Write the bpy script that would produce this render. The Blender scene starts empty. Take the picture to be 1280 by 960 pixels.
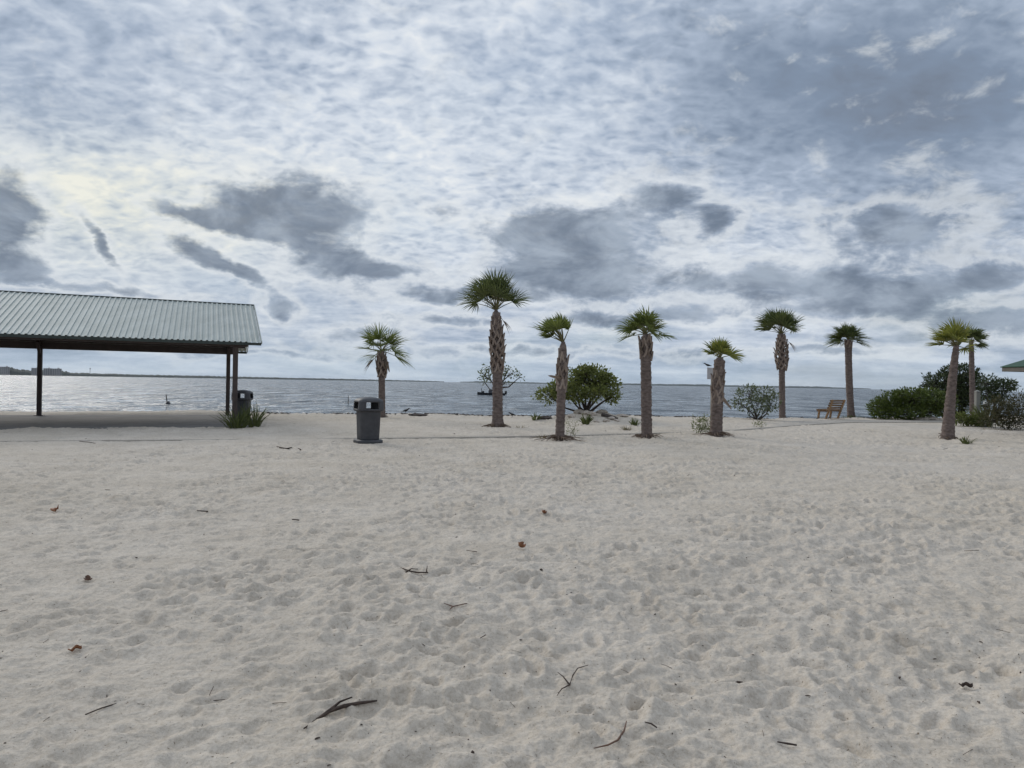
import bpy, math, random
import numpy as np
from mathutils import Vector, Matrix
R = math.radians
scene = bpy.context.scene
COL = scene.collection
# ------------------------------------------------------------------ camera
FPX = 888.9                      # focal length in pixels of a 1280 wide picture
ROLL = math.atan(0.017); PITCH = -1.3 / FPX; EYE = 1.55
fw = np.array([0, math.cos(PITCH), math.sin(PITCH)])
_r = np.array([1.0, 0, 0]); _u = np.cross(_r, fw)
rt = math.cos(ROLL) * _r + math.sin(ROLL) * _u
up = -math.sin(ROLL) * _r + math.cos(ROLL) * _u
cam_d = bpy.data.cameras.new('camera'); cam = bpy.data.objects.new('camera', cam_d)
COL.objects.link(cam); scene.camera = cam
cam_d.sensor_width = 36; cam_d.lens = 36 * FPX / 1280
cam_d.clip_start = 0.05; cam_d.clip_end = 60000
m = Matrix.Identity(4)
for i in range(3):
    m[i][0] = rt[i]; m[i][1] = up[i]; m[i][2] = -fw[i]
m[2][3] = EYE
cam.matrix_world = m

def ray(x, y):
    return fw * FPX + rt * (x - 640) + up * (480 - y)
def at(x, y, Y):                 # survey: the point seen at (x, y), Y metres out
    d = ray(x, y); p = d * (Y / d[1]); return Vector((p[0], p[1], p[2] + EYE))
def ground(x, y, z=0.0):
    d = ray(x, y); t = (z - EYE) / d[2]; return Vector((d[0] * t, d[1] * t, z))

# ------------------------------------------------------------------ noise
def _hash(ix, iy, seed):
    h = (ix.astype(np.int64) * 374761393 + iy.astype(np.int64) * 668265263 + seed * 1442695041) & 0xffffffff
    h = ((h ^ (h >> 13)) * 1274126177) & 0xffffffff
    return ((h ^ (h >> 16)) & 0xffff) / 65535.0
def vnoise(x, y, seed=0):
    x = np.asarray(x, float); y = np.asarray(y, float)
    ix = np.floor(x); iy = np.floor(y); fx = x - ix; fy = y - iy
    fx = fx * fx * (3 - 2 * fx); fy = fy * fy * (3 - 2 * fy)
    a = _hash(ix, iy, seed); b = _hash(ix + 1, iy, seed)
    c = _hash(ix, iy + 1, seed); d = _hash(ix + 1, iy + 1, seed)
    return (a + (b - a) * fx) * (1 - fy) + (c + (d - c) * fx) * fy - 0.5
def fbm(x, y, o=4, seed=0):
    s = 0; a = 1
    for k in range(o):
        s = s + a * vnoise(x * 2 ** k + 17.3 * k, y * 2 ** k - 9.1 * k, seed + k); a *= .5
    return s
def sstep(a, b, x):
    t = np.clip((x - a) / (b - a), 0, 1); return t * t * (3 - 2 * t)

# ------------------------------------------------------------------ terrain
WATER_Z = -0.75
PATH = [(-60, 9.0), (-30, 12.0), (-11.6, 16.2), (-3.8, 18.7), (1.4, 20.8), (7.1, 24.2), (11.9, 29.2), (15.5, 32.5), (21.5, 34.6), (27, 35.4), (40, 36)]
_px = np.array([p[0] for p in PATH], float); _py = np.array([p[1] for p in PATH], float)
def crest(x):
    return np.interp(x, [-200, -60, -20, -11.7, 0, 14, 21.6, 30, 60, 200], [28, 27.5, 28, 30.6, 32.2, 34.3, 38.6, 46, 60, 75]) \
        + 0.5 * vnoise(np.asarray(x, float) * .35, 0 * np.asarray(x, float), 5)
MOUND = at(745, 516, 29)
def gz(x, y):
    x = np.asarray(x, float); y = np.asarray(y, float)
    z = 0.10 * vnoise(x * .22, y * .22, 3) * sstep(3, 9, np.hypot(x, y)) + .05 * vnoise(x * .6, y * .6, 4)
    s = y - np.interp(x, _px, _py)
    cov = .062 * (1 - sstep(8, 12, x))
    z = z * (1 - .9 * np.exp(-((s - .6) / 1.4) ** 2))
    z = z + sstep(.01, .11, s) * cov * (.82 + .5 * vnoise(x * .9, y * .9, 8)) 
    z = z - .012 * (1 - sstep(0, 1.2, -s)) * (s < 0)
    pu = (x + 7.8) * -.918 + (y - 22) * -.397; pv = (x + 7.8) * -.397 + (y - 22) * .918
    z = z - (.02 + z * .9) * sstep(-.3, .0, pu) * sstep(.0, .5, pv) * (1 - sstep(8.2, 8.6, pv)) * (1 - sstep(15, 15.6, pu))
    d = np.hypot((x - MOUND.x) / 1.9, (y - MOUND.y) / 1.2)
    z = z + .34 * np.exp(-d ** 2) * (1 + .6 * vnoise(x * 2, y * 2, 12))
    z = z + .03 * sstep(.0, .3, vnoise(x * .45, 0 * x + 7.3, 61)) * np.exp(-((s + .12) / .22) ** 2) * (1 - sstep(7, 10, x))
    t = y - crest(x)
    z = z + .10 * np.exp(-(t / .9) ** 2) * (1 + vnoise(x * .8, y * 0, 15)) * .6
    z = np.where(t > 0, z - .10 * sstep(0, .8, t) - .085 * t, z)
    return np.maximum(z, -3.0)
def G(x, y): return float(gz(x, y))
def on_ground(px, py):
    p = ground(px, py)
    for _ in range(6): p = ground(px, py, G(p.x, p.y))
    return p

# ------------------------------------------------------------------ trodden sand relief
def make_relief():
    rng = np.random.default_rng(4)
    T = 20.0; res = .02; n = int(T / res)
    H = np.zeros((n, n))
    yy, xx = np.mgrid[-24:25, -24:25] * res
    def stamp(cx, cy, a, l, w, dep):
        ca, sa = math.cos(a), math.sin(a)
        u = (xx * ca + yy * sa) / l; v = (-xx * sa + yy * ca) / w
        d = np.sqrt(u * u + v * v)
        k = -dep * np.exp(-(d / .8) ** 4) + dep * .55 * np.exp(-((d - 1.35) / .42) ** 2)
        ix = (int(cx / res) + np.arange(-24, 25)) % n; iy = (int(cy / res) + np.arange(-24, 25)) % n
        H[np.ix_(iy, ix)] += k
    for _ in range(2200):
        stamp(rng.uniform(0, T), rng.uniform(0, T), rng.uniform(-1.2, 1.2) + math.pi / 2 * (rng.random() < .6), rng.uniform(.085, .14), rng.uniform(.04, .065), rng.uniform(.010, .030))
    for _ in range(11000):
        r = rng.uniform(.03, .06); stamp(rng.uniform(0, T), rng.uniform(0, T), rng.uniform(0, 3), r * rng.uniform(1, 1.9), r, rng.uniform(.007, .024))
    def sample(x, y):
        gx = (x / res) % n; gy = (y / res) % n
        ix = np.floor(gx).astype(int); iy = np.floor(gy).astype(int); fx = gx - ix; fy = gy - iy
        i1 = (ix + 1) % n; j1 = (iy + 1) % n; ix %= n; iy %= n
        return (H[iy, ix] * (1 - fx) + H[iy, i1] * fx) * (1 - fy) + (H[j1, ix] * (1 - fx) + H[j1, i1] * fx) * fy
    return sample
_relief = make_relief()
FLAT = []                                     # spots levelled under things that stand on the sand
def micro(x, y):
    x = np.asarray(x, float); y = np.asarray(y, float); r = np.hypot(x, y)
    fade = (1 - sstep(30, 45, r)) * (np.abs(np.arctan2(x, y)) < R(52))
    t = y - crest(x); s = y - np.interp(x, _px, _py)
    fade = fade * (1 - sstep(0, 1.0, t)) * (1 - .75 * np.exp(-((s - .05) / .35) ** 2))
    for fx, fy, fr in FLAT: fade = fade * (1 - np.exp(-(((x - fx) ** 2 + (y - fy) ** 2) / fr ** 2) ** 2))
    amp = .62 + .55 * sstep(-.25, .25, fbm(x * .55, y * .55, 2, 71))
    return fade * amp * .84 * (_relief(x, y) * 1.25 + .04 * fbm(x * 1.3, y * 1.6, 3, 30) + .06 * fbm(x * 5.5, y * 8, 5, 40))
def sz(x, y): return float(gz(x, y) + micro(x, y))
def on_sand(px, py):
    p = ground(px, py)
    for _ in range(8): p = ground(px, py, .5 * p.z + .5 * sz(p.x, p.y))
    return p
FLAT.append((*on_ground(460, 553.5).xy, .55))
# ------------------------------------------------------------------ mesh helpers
class MB:
    def __init__(s): s.v = []; s.f = []; s.m = []
    def add(s, vs, fs, mi=0):
        o = len(s.v); s.v += [tuple(v) for v in vs]; s.f += [tuple(i + o for i in f) for f in fs]; s.m += [mi] * len(fs)
    def box(s, c, size, M=None, mi=0):
        vs = [Vector((c[0] + size[0] * (i & 1) - size[0] / 2, c[1] + size[1] * (i >> 1 & 1) - size[1] / 2, c[2] + size[2] * (i >> 2) - size[2] / 2)) for i in range(8)]
        if M: vs = [M @ v for v in vs]
        s.add(vs, [(0, 2, 3, 1), (4, 5, 7, 6), (0, 1, 5, 4), (2, 6, 7, 3), (0, 4, 6, 2), (1, 3, 7, 5)], mi)
    def bar(s, a, b, w, h, upv=(0, 0, 1), mi=0):
        a = Vector(a); b = Vector(b); d = (b - a).normalized(); upv = Vector(upv)
        sd = d.cross(upv)
        if sd.length < 1e-4: sd = d.cross(Vector((1, 0, 0)))
        sd.normalize(); u = sd.cross(d)
        vs = [p + sd * (w / 2 * i) + u * (h / 2 * j) for p in (a, b) for i, j in ((-1, -1), (1, -1), (1, 1), (-1, 1))]
        s.add(vs, [(0, 1, 2, 3), (7, 6, 5, 4), (0, 4, 5, 1), (1, 5, 6, 2), (2, 6, 7, 3), (3, 7, 4, 0)], mi)
    def tube(s, pts, rad, n=8, mi=0, cap=True, jit=None):
        pts = [Vector(p) for p in pts]; rows = []
        ref = Vector((.31, .93, .17))
        for k, p in enumerate(pts):
            d = (pts[min(k + 1, len(pts) - 1)] - pts[max(k - 1, 0)]).normalized()
            sd = d.cross(ref)
            if sd.length < .05: sd = d.cross(Vector((1, 0, 0)))
            sd.normalize(); u = sd.cross(d)
            r = rad[k] if hasattr(rad, '__len__') else rad
            row = []
            for i in range(n):
                a = 2 * math.pi * i / n; q = r * (jit(k, i) if jit else 1)
                row.append(p + sd * (math.cos(a) * q) + u * (math.sin(a) * q))
            rows.append(row)
        vs = [v for row in rows for v in row]; fs = []
        for k in range(len(rows) - 1):
            for i in range(n):
                j = (i + 1) % n; fs.append((k * n + i, k * n + j, k * n + n + j, k * n + n + i))
        if cap: fs.append(tuple(range(n - 1, -1, -1))); fs.append(tuple(range((len(rows) - 1) * n, len(rows) * n)))
        s.add(vs, fs, mi)
    def loft(s, rings, cap0=True, cap1=True, mi=0, skip=None):
        n = len(rings[0]); fs = []
        for k in range(len(rings) - 1):
            for i in range(n):
                if skip and skip(k, i): continue
                j = (i + 1) % n; fs.append((k * n + i, k * n + j, k * n + n + j, k * n + n + i))
        if cap0: fs.append(tuple(range(n - 1, -1, -1)))
        if cap1: fs.append(tuple(range((len(rings) - 1) * n, len(rings) * n)))
        s.add([v for r in rings for v in r], fs, mi)
    def build(s, name, mats, parent=None, smooth=False, bevel=0, loc=None):
        me = bpy.data.meshes.new(name); me.from_pydata(s.v, [], s.f)
        if not isinstance(mats, (list, tuple)): mats = [mats]
        for q in mats: me.materials.append(q)
        if len(mats) > 1: me.polygons.foreach_set('material_index', s.m)
        if smooth: me.polygons.foreach_set('use_smooth', [True] * len(me.polygons))
        me.validate(); me.update()
        o = bpy.data.objects.new(name, me); COL.objects.link(o)
        if parent: o.parent = parent
        if loc is not None: o.location = loc
        if bevel:
            b = o.modifiers.new('bevel', 'BEVEL'); b.width = bevel; b.segments = 2; b.limit_method = 'ANGLE'
        return o
def tag(o, label, cat, group=None, kind=None):
    o['label'] = label; o['category'] = cat
    if group: o['group'] = group
    if kind: o['kind'] = kind
    return o
def empty(name, loc, rz=0, label=None, cat=None, group=None):
    o = bpy.data.objects.new(name, None); COL.objects.link(o); o.location = loc; o.rotation_euler = (0, 0, rz)
    o.empty_display_size = .2
    if label: tag(o, label, cat, group)
    return o
def struct(o): o['kind'] = 'structure'; return o

# ------------------------------------------------------------------ materials
def mat(name, c1, c2=None, scale=8, rough=.8, bump=0, bscale=40, metal=0, island=0, transl=0, detail=5, stretch=None, spec=.3, hue=None):
    mt = bpy.data.materials.new(name); mt.use_nodes = True; nt = mt.node_tree; N = nt.nodes; L = nt.links
    b = N['Principled BSDF']; b.inputs['Roughness'].default_value = rough; b.inputs['Metallic'].default_value = metal
    b.inputs['Specular IOR Level'].default_value = spec
    c2 = c2 or tuple(v * .7 for v in c1)
    tc = N.new('ShaderNodeTexCoord'); mp = N.new('ShaderNodeMapping'); L.new(tc.outputs['Object'], mp.inputs[0])
    if stretch: mp.inputs['Scale'].default_value = stretch
    nz = N.new('ShaderNodeTexNoise'); nz.inputs['Scale'].default_value = scale; nz.inputs['Detail'].default_value = detail; nz.inputs['Roughness'].default_value = .65
    L.new(mp.outputs[0], nz.inputs['Vector'])
    rp = N.new('ShaderNodeValToRGB'); rp.color_ramp.elements[0].position = .33; rp.color_ramp.elements[1].position = .67
    rp.color_ramp.elements[0].color = (*c2, 1); rp.color_ramp.elements[1].color = (*c1, 1)
    fac = nz.outputs['Fac']
    if island:
        g = N.new('ShaderNodeNewGeometry'); mx = N.new('ShaderNodeMix'); mx.inputs[0].default_value = island
        L.new(nz.outputs['Fac'], mx.inputs[2]); L.new(g.outputs['Random Per Island'], mx.inputs[3]); fac = mx.outputs[0]
        rp.color_ramp.elements[0].position = .15; rp.color_ramp.elements[1].position = .85
    L.new(fac, rp.inputs[0]); L.new(rp.outputs[0], b.inputs['Base Color'])
    if hue:
        rp.color_ramp.elements.new(.97).color = (*hue, 1); rp.color_ramp.elements[1].position = .8
    if bump:
        n2 = N.new('ShaderNodeTexNoise'); n2.inputs['Scale'].default_value = bscale; n2.inputs['Detail'].default_value = 6
        L.new(mp.outputs[0], n2.inputs['Vector'])
        bp = N.new('ShaderNodeBump'); bp.inputs['Strength'].default_value = 1; bp.inputs['Distance'].default_value = bump
        L.new(n2.outputs['Fac'], bp.inputs['Height']); L.new(bp.outputs[0], b.inputs['Normal'])
    if transl:
        t = N.new('ShaderNodeBsdfTranslucent'); L.new(rp.outputs[0], t.inputs[0])
        ms = N.new('ShaderNodeMixShader'); ms.inputs[0].default_value = transl
        L.new(b.outputs[0], ms.inputs[1]); L.new(t.outputs[0], ms.inputs[2]); L.new(ms.outputs[0], N['Material Output'].inputs[0])
    return mt
M = {}
M['trunk'] = mat('palm bark', (.22, .172, .15), (.09, .068, .06), 7, .95, .035, 26, stretch=(1, 1, 2.2))
M['boot'] = mat('old leaf bases', (.31, .25, .21), (.13, .095, .075), 9, .9, .01, 40, island=.6)
M['root'] = mat('palm roots', (.20, .145, .105), (.09, .065, .05), 20, .95, .01, 60, island=.5)
M['frond'] = mat('palm leaf', (.20, .23, .06), (.075, .105, .028), 3, .5, island=.55, transl=.42)
M['frond_dark'] = mat('dark palm leaf', (.145, .17, .055), (.05, .072, .026), 3, .5, island=.55, transl=.35)
M['frond_yellow'] = mat('yellowing palm leaf', (.30, .29, .06), (.10, .135, .03), 3, .5, island=.6, transl=.45)
M['petiole'] = mat('leaf stalk', (.16, .15, .06), (.09, .08, .04), 10, .6)
M['dead'] = mat('dead frond', (.26, .20, .15), (.12, .09, .07), 10, .9)
M['leaf'] = mat('round leaf', (.23, .25, .075), (.075, .10, .028), 1.6, .45, island=.45, transl=.35, hue=(.2, .2, .06))
M['leaf_grey'] = mat('grey green leaf', (.18, .205, .10), (.06, .08, .042), 1.6, .5, island=.5, transl=.25)
M['leaf_mangrove'] = mat('mangrove leaf', (.15, .19, .038), (.04, .062, .015), 1.1, .4, island=.4, transl=.22, hue=(.16, .20, .04))
M['leaf_dark'] = mat('dark leaf', (.075, .098, .036), (.026, .04, .017), 1.2, .5, island=.45, transl=.2)
M['leaf_pale'] = mat('pale weed leaf', (.28, .29, .14), (.13, .15, .07), 5, .7, island=.6, transl=.3)
M['leaf_brown'] = mat('brown leaf cover', (.12, .10, .05), (.05, .06, .025), 3, .7, island=.6, transl=.2)
M['wood_dark'] = mat('branch bark', (.085, .068, .055), (.035, .028, .024), 12, .9)
M['blade'] = mat('grass blade', (.15, .17, .055), (.055, .075, .025), 3, .55, island=.6, transl=.3)
M['blade_dry'] = mat('dry grass blade', (.26, .22, .12), (.12, .11, .06), 3, .7, island=.6, transl=.3)
M['concrete'] = mat('concrete', (.40, .365, .315), (.30, .27, .235), 3, .9, .002, 60)
M['slab'] = mat('slab concrete', (.18, .172, .165), (.12, .116, .112), 1.2, .9, .002, 60)
M['steel'] = mat('brown painted steel', (.075, .055, .048), (.05, .038, .034), 5, .5)
M['plastic'] = mat('charcoal plastic', (.070, .070, .075), (.046, .047, .052), 4, .55, .0015, 180)
M['bag'] = mat('black plastic liner', (.012, .012, .013), (.008, .008, .008), 10, .4)
M['plank'] = mat('weathered orange wood', (.36, .225, .12), (.20, .125, .07), 9, .75, .003, 60, stretch=(.3, 3, 3))
M['plank_dark'] = mat('dark weathered wood', (.25, .16, .095), (.13, .085, .055), 9, .8, .003, 60, stretch=(.3, 3, 3))
M['rock'] = mat('pale rubble', (.52, .455, .39), (.36, .31, .26), 7, .9, .01, 20)
M['drift'] = mat('driftwood', (.11, .09, .08), (.05, .042, .037), 10, .95, .006, 40)
M['sign'] = mat('grey painted metal', (.46, .45, .46), (.40, .39, .40), 4, .5)
M['post_pale'] = mat('pale painted post', (.24, .235, .21), (.19, .185, .165), 5, .7)
M['bird'] = mat('dark plumage', (.022, .02, .02), (.012, .011, .011), 20, .6)
M['hull'] = mat('dark hull', (.035, .037, .042), (.02, .022, .025), 5, .5)
M['grey'] = mat('boat fittings', (.10, .10, .11), (.06, .06, .065), 5, .5)
M['twig'] = mat('dark twig', (.085, .06, .048), (.035, .026, .022), 30, .95, .002, 120)
M['twig_red'] = mat('reddish twig', (.17, .095, .065), (.09, .055, .04), 30, .95)
M['leaf_fallen'] = mat('fallen leaf', (.27, .115, .05), (.15, .06, .03), 25, .6)
M['roof_green'] = mat('green metal roof', (.03, .08, .045), (.024, .062, .036), 2, .5)
M['fascia'] = mat('dull fascia', (.15, .135, .115), (.11, .10, .085), 5, .7)
M['soffit'] = mat('soffit board', (.12, .10, .08), (.09, .075, .06), 5, .8)
M['condo'] = mat('pale stucco', (.36, .34, .33), (.31, .29, .28), .05, .9)
M['glass'] = mat('dark glass', (.07, .08, .09), (.06, .06, .07), .2, .2)
M['farwood'] = mat('far trees', (.040, .050, .034), (.018, .024, .018), .03, .95)
M['lamp'] = mat('lamp glass', (.6, .6, .58), (.5, .5, .48), 5, .4)

# roof metal
M['roof'] = mat('ribbed pale green roof', (.40, .43, .405), (.32, .35, .325), 3, .6, metal=.05, stretch=(1, .2, 1), spec=.3)
M['ridge'] = mat('dark ridge notches and trim', (.05, .06, .055), (.03, .04, .035), 4, .6)

# sand
def sand_mat():
    mt = bpy.data.materials.new('white quartz sand'); mt.use_nodes = True; nt = mt.node_tree; N = nt.nodes; L = nt.links
    b = N['Principled BSDF']; b.inputs['Roughness'].default_value = .95; b.inputs['Specular IOR Level'].default_value = .15
    tc = N.new('ShaderNodeTexCoord')
    def noise(sc, det=5, rough=.6):
        n = N.new('ShaderNodeTexNoise'); n.inputs['Scale'].default_value = sc; n.inputs['Detail'].default_value = det; n.inputs['Roughness'].default_value = rough
        L.new(tc.outputs['Object'], n.inputs['Vector']); return n.outputs['Fac']
    def ramp(f, a, ca, bb, cb):
        r = N.new('ShaderNodeValToRGB'); e = r.color_ramp.elements; e[0].position = a; e[0].color = (*ca, 1); e[1].position = bb; e[1].color = (*cb, 1); L.new(f, r.inputs[0]); return r.outputs[0]
    def mul(a, c):
        x = N.new('ShaderNodeMix'); x.data_type = 'RGBA'; x.blend_type = 'MULTIPLY'; x.inputs[0].default_value = 1; L.new(a, x.inputs[6]); L.new(c, x.inputs[7]); return x.outputs[2]
    big = ramp(noise(.16, 3), .35, (.575, .51, .425), .65, (.605, .545, .47))
    mid = ramp(noise(1.3, 6, .7), .3, (.84, .83, .815), .62, (1, 1, 1))
    fine = ramp(noise(34, 6, .8), .32, (.70, .68, .655), .56, (1, 1, 1))
    grain = ramp(noise(260, 2), .3, (.86, .85, .84), .6, (1, 1, 1))
    speck = ramp(noise(75, 3, .6), .28, (.28, .23, .18), .345, (1, 1, 1))
    c = mul(mul(mul(mul(big, mid), fine), grain), speck)
    L.new(c, b.inputs['Base Color'])
    def bump(f, dist, prev=None):
        p = N.new('ShaderNodeBump'); p.inputs['Distance'].default_value = dist; L.new(f, p.inputs['Height'])
        if prev: L.new(prev, p.inputs['Normal'])
        return p.outputs[0]
    n1 = bump(noise(9, 5, .55), .03); n2 = bump(noise(45, 5, .6), .008, n1); n3 = bump(noise(300, 2), .0016, n2)
    L.new(n3, b.inputs['Normal']); return mt
M['sand'] = sand_mat()

def water_mat():
    mt = bpy.data.materials.new('bay water'); mt.use_nodes = True; nt = mt.node_tree; N = nt.nodes; L = nt.links
    b = N['Principled BSDF']; b.inputs['Roughness'].default_value = .07; b.inputs['IOR'].default_value = 1.33
    b.inputs['Base Color'].default_value = (.03, .048, .062, 1)
    tc = N.new('ShaderNodeTexCoord')
    prev = None
    for sc, dist, st, rot in ((.10, 3.0, (1, .9, 1), .25), (.45, 1.6, (1, .8, 1), -.2), (1.7, .42, (1, 1.2, 1), .1)):
        mp = N.new('ShaderNodeMapping'); mp.inputs['Scale'].default_value = st; mp.inputs['Rotation'].default_value = (0, 0, rot)
        L.new(tc.outputs['Object'], mp.inputs[0])
        n = N.new('ShaderNodeTexNoise'); n.inputs['Scale'].default_value = sc; n.inputs['Detail'].default_value = 3; L.new(mp.outputs[0], n.inputs['Vector'])
        p = N.new('ShaderNodeBump'); p.inputs['Distance'].default_value = dist; L.new(n.outputs['Fac'], p.inputs['Height'])
        if prev: L.new(prev, p.inputs['Normal'])
        prev = p.outputs[0]
    mp = N.new('ShaderNodeMapping'); mp.inputs['Scale'].default_value = (1, .30, 1); mp.inputs['Rotation'].default_value = (0, 0, .12); L.new(tc.outputs['Object'], mp.inputs[0])
    n = N.new('ShaderNodeTexNoise'); n.inputs['Scale'].default_value = .35; n.inputs['Detail'].default_value = 6; n.inputs['Roughness'].default_value = .7; L.new(mp.outputs[0], n.inputs['Vector'])
    r = N.new('ShaderNodeMapRange'); r.inputs[1].default_value = .38; r.inputs[2].default_value = .62; r.inputs[3].default_value = .04; r.inputs[4].default_value = .34; L.new(n.outputs['Fac'], r.inputs[0]); L.new(r.outputs[0], b.inputs['Roughness'])
    L.new(prev, b.inputs['Normal']); return mt
M['water'] = water_mat()

# ------------------------------------------------------------------ sand sheet
def build_sand():
    A = np.concatenate([np.linspace(-180, -50, 66)[:-1], np.linspace(-50, 50, 1000), np.linspace(50, 180, 66)[1:-1]])
    A = np.radians(A); na = len(A)
    rr = np.concatenate([[.02], np.geomspace(.5, 2.4, 26)[:-1], np.geomspace(2.4, 46, 660), np.geomspace(46, 9000, 60)[1:]])
    nr = len(rr)
    a, r = np.meshgrid(A, rr); x = r * np.sin(a); y = r * np.cos(a)
    z = gz(x, y)
    z = z + micro(x, y)
    co = np.stack([x, y, z], -1).reshape(-1, 3)
    i = np.arange(nr - 1)[:, None] * na; j = np.arange(na)[None, :]; j1 = (j + 1) % na
    q = np.stack([i + j, i + j1, i + na + j1, i + na + j], -1).reshape(-1, 4)[:, ::-1]
    me = bpy.data.meshes.new('sand'); nv = len(co); nf = len(q)
    me.vertices.add(nv); me.vertices.foreach_set('co', co.ravel().astype(np.float32))
    me.loops.add(nf * 4); me.loops.foreach_set('vertex_index', q.ravel().astype(np.int32))
    me.polygons.add(nf); me.polygons.foreach_set('loop_start', np.arange(0, nf * 4, 4, dtype=np.int32))
    me.polygons.foreach_set('use_smooth', np.ones(nf, bool))
    me.update(calc_edges=True); me.materials.append(M['sand'])
    o = bpy.data.objects.new('sand', me); COL.objects.link(o); struct(o)
build_sand()
w = MB(); w.add([(-11000, 20, WATER_Z), (11000, 20, WATER_Z), (11000, 11000, WATER_Z), (-11000, 11000, WATER_Z)], [(0, 1, 2, 3)])
struct(w.build('water', M['water']))

# path: concrete walk half buried in sand
def build_path():
    xs = np.linspace(-32, 38, 260); mb = MB(); ring = []
    for k, x in enumerate(xs):
        y = float(np.interp(x, _px, _py)); y2 = float(np.interp(x + .05, _px, _py)); d = Vector((.05, y2 - y, 0)).normalized(); nrm = Vector((-d.y, d.x, 0))
        a = Vector((x, y, 0)); b = a + nrm * 1.7
        j = .012 * math.sin(k * 1.7)
        ring.append([a + Vector((0, j, -.2)), b + Vector((0, 0, -.2)), b + Vector((0, 0, .032)), a + Vector((0, j, .032))])
    mb.loft(ring)
    struct(mb.build('path', M['concrete'], bevel=.012))
build_path()

# ------------------------------------------------------------------ far shore
def build_far():
    # wooded shore: height profile in pixels over the waterline
    prof = [(-500, 9), (-200, 9), (0, 8.5), (14, 9), (22, 7), (38, 6.5), (50, 7), (78, 6), (84, 5.2), (90, 3.8), (120, 3.4), (180, 2.8), (260, 2.5), (330, 2), (420, 1.5), (470, 1.2), (520, .9), (556, .3)]
    mb = MB(); rng = random.Random(3)
    def ridge(prof, dist, step, thick):
        x = prof[0][0]; ring = []
        while x <= prof[-1][0]:
            D = dist(x); h = np.interp(x, [p[0] for p in prof], [p[1] for p in prof])
            hz = 478.7 + .017 * (x - 640)
            base = at(x, hz, D); px = D / FPX
            hh = max(.3, (h + 0.6) * px * rng.uniform(.86, 1.12))
            o = base.xy.normalized()
            row = []
            for f, z in ((0, 0), (.08, hh * .55), (.25, hh * rng.uniform(.8, .95)), (.5, hh), (.8, hh * .85), (1, 0)):
                row.append(Vector((base.x + o.x * thick * f, base.y + o.y * thick * f, WATER_Z - .2 + z)))
            ring.append(row); x += step * rng.uniform(.6, 1.3)
        mb.loft(ring)
    ridge(prof, lambda x: float(np.interp(x, [-500, 0, 200, 556], [2100, 2300, 3200, 5200])), 1.6, 180)
    ridge([(575, .2), (600, 1.4), (625, 1.0), (640, 1.3), (680, .8), (700, 1.3), (730, .7)], lambda x: 6000, 2.5, 200)
    ridge([(735, .5), (760, 1.5), (800, 1.6), (880, 1.9), (920, 1.5), (960, 1.6), (1000, 1.7), (1020, 1.9), (1040, 1.2), (1070, .9), (1090, .3)], lambda x: 7500, 3, 250)
    o = mb.build('far_woodland', M['farwood']); o['kind'] = 'stuff'
    tag(o, 'low dark wooded shore along the horizon across the water', 'woodland', kind='stuff')
    B = [(1, 11, 9.6, 'pale grey waterfront block at the left edge of the far shore'), (40, 49, 8.8, 'pale apartment block on the far shore, just left of the dark pavilion post'),
         (55, 63.5, 8.6, 'pale apartment block on the far shore, just right of the dark pavilion post'), (64.5, 76, 8.4, 'wide pale apartment block at the right end of the far shore row')]
    for x0, x1, h, lab in B:
        D = 2270; hz = 478.7 + .017 * ((x0 + x1) / 2 - 640); px = D / FPX
        c = at((x0 + x1) / 2, hz, D); W = (x1 - x0) * px; Hh = (h + .5) * px; dp = 18
        r = empty('apartment_block', (c.x, c.y, WATER_Z), math.atan2(-c.x, c.y), lab, 'building', 'pale apartment blocks on the far shore')
        mb = MB(); mb.box((0, dp / 2, Hh / 2), (W, dp, Hh)); wl = mb.build('wall', M['condo'], r)
        mr = MB(); mr.box((0, dp / 2, Hh + .4), (W + .6, dp + .6, .8)); mr.box((W * .2, dp / 2, Hh + 2), (W * .18, dp * .4, 2.6)); mr.build('roof', M['condo'], r)
        nfl = 7; nb = max(4, int(W / 4.5))
        for f in range(1, nfl):
            for k in range(nb):
                mw = MB(); mw.box((-W / 2 + (k + .5) * W / nb, -.1, (f + .45) * Hh / nfl), (W / nb * .55, .3, Hh / nfl * .55)); mw.build('window', M['glass'], r)
    for x, y0, h in ((112.5, 469.5, 9.5),):
        D = 2500; b = at(x, 470, D)
        mb = MB(); mb.tube([(0, 0, 0), (0, 0, 30)], [.9, .5], 6); mb.box((0, 0, 27), (2.6, 2.6, 3))
        tag(mb.build('mast', M['grey'], loc=(b.x, b.y, WATER_Z)), 'thin mast rising over the far wooded shore, right of the blocks', 'mast')
build_far()

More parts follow.
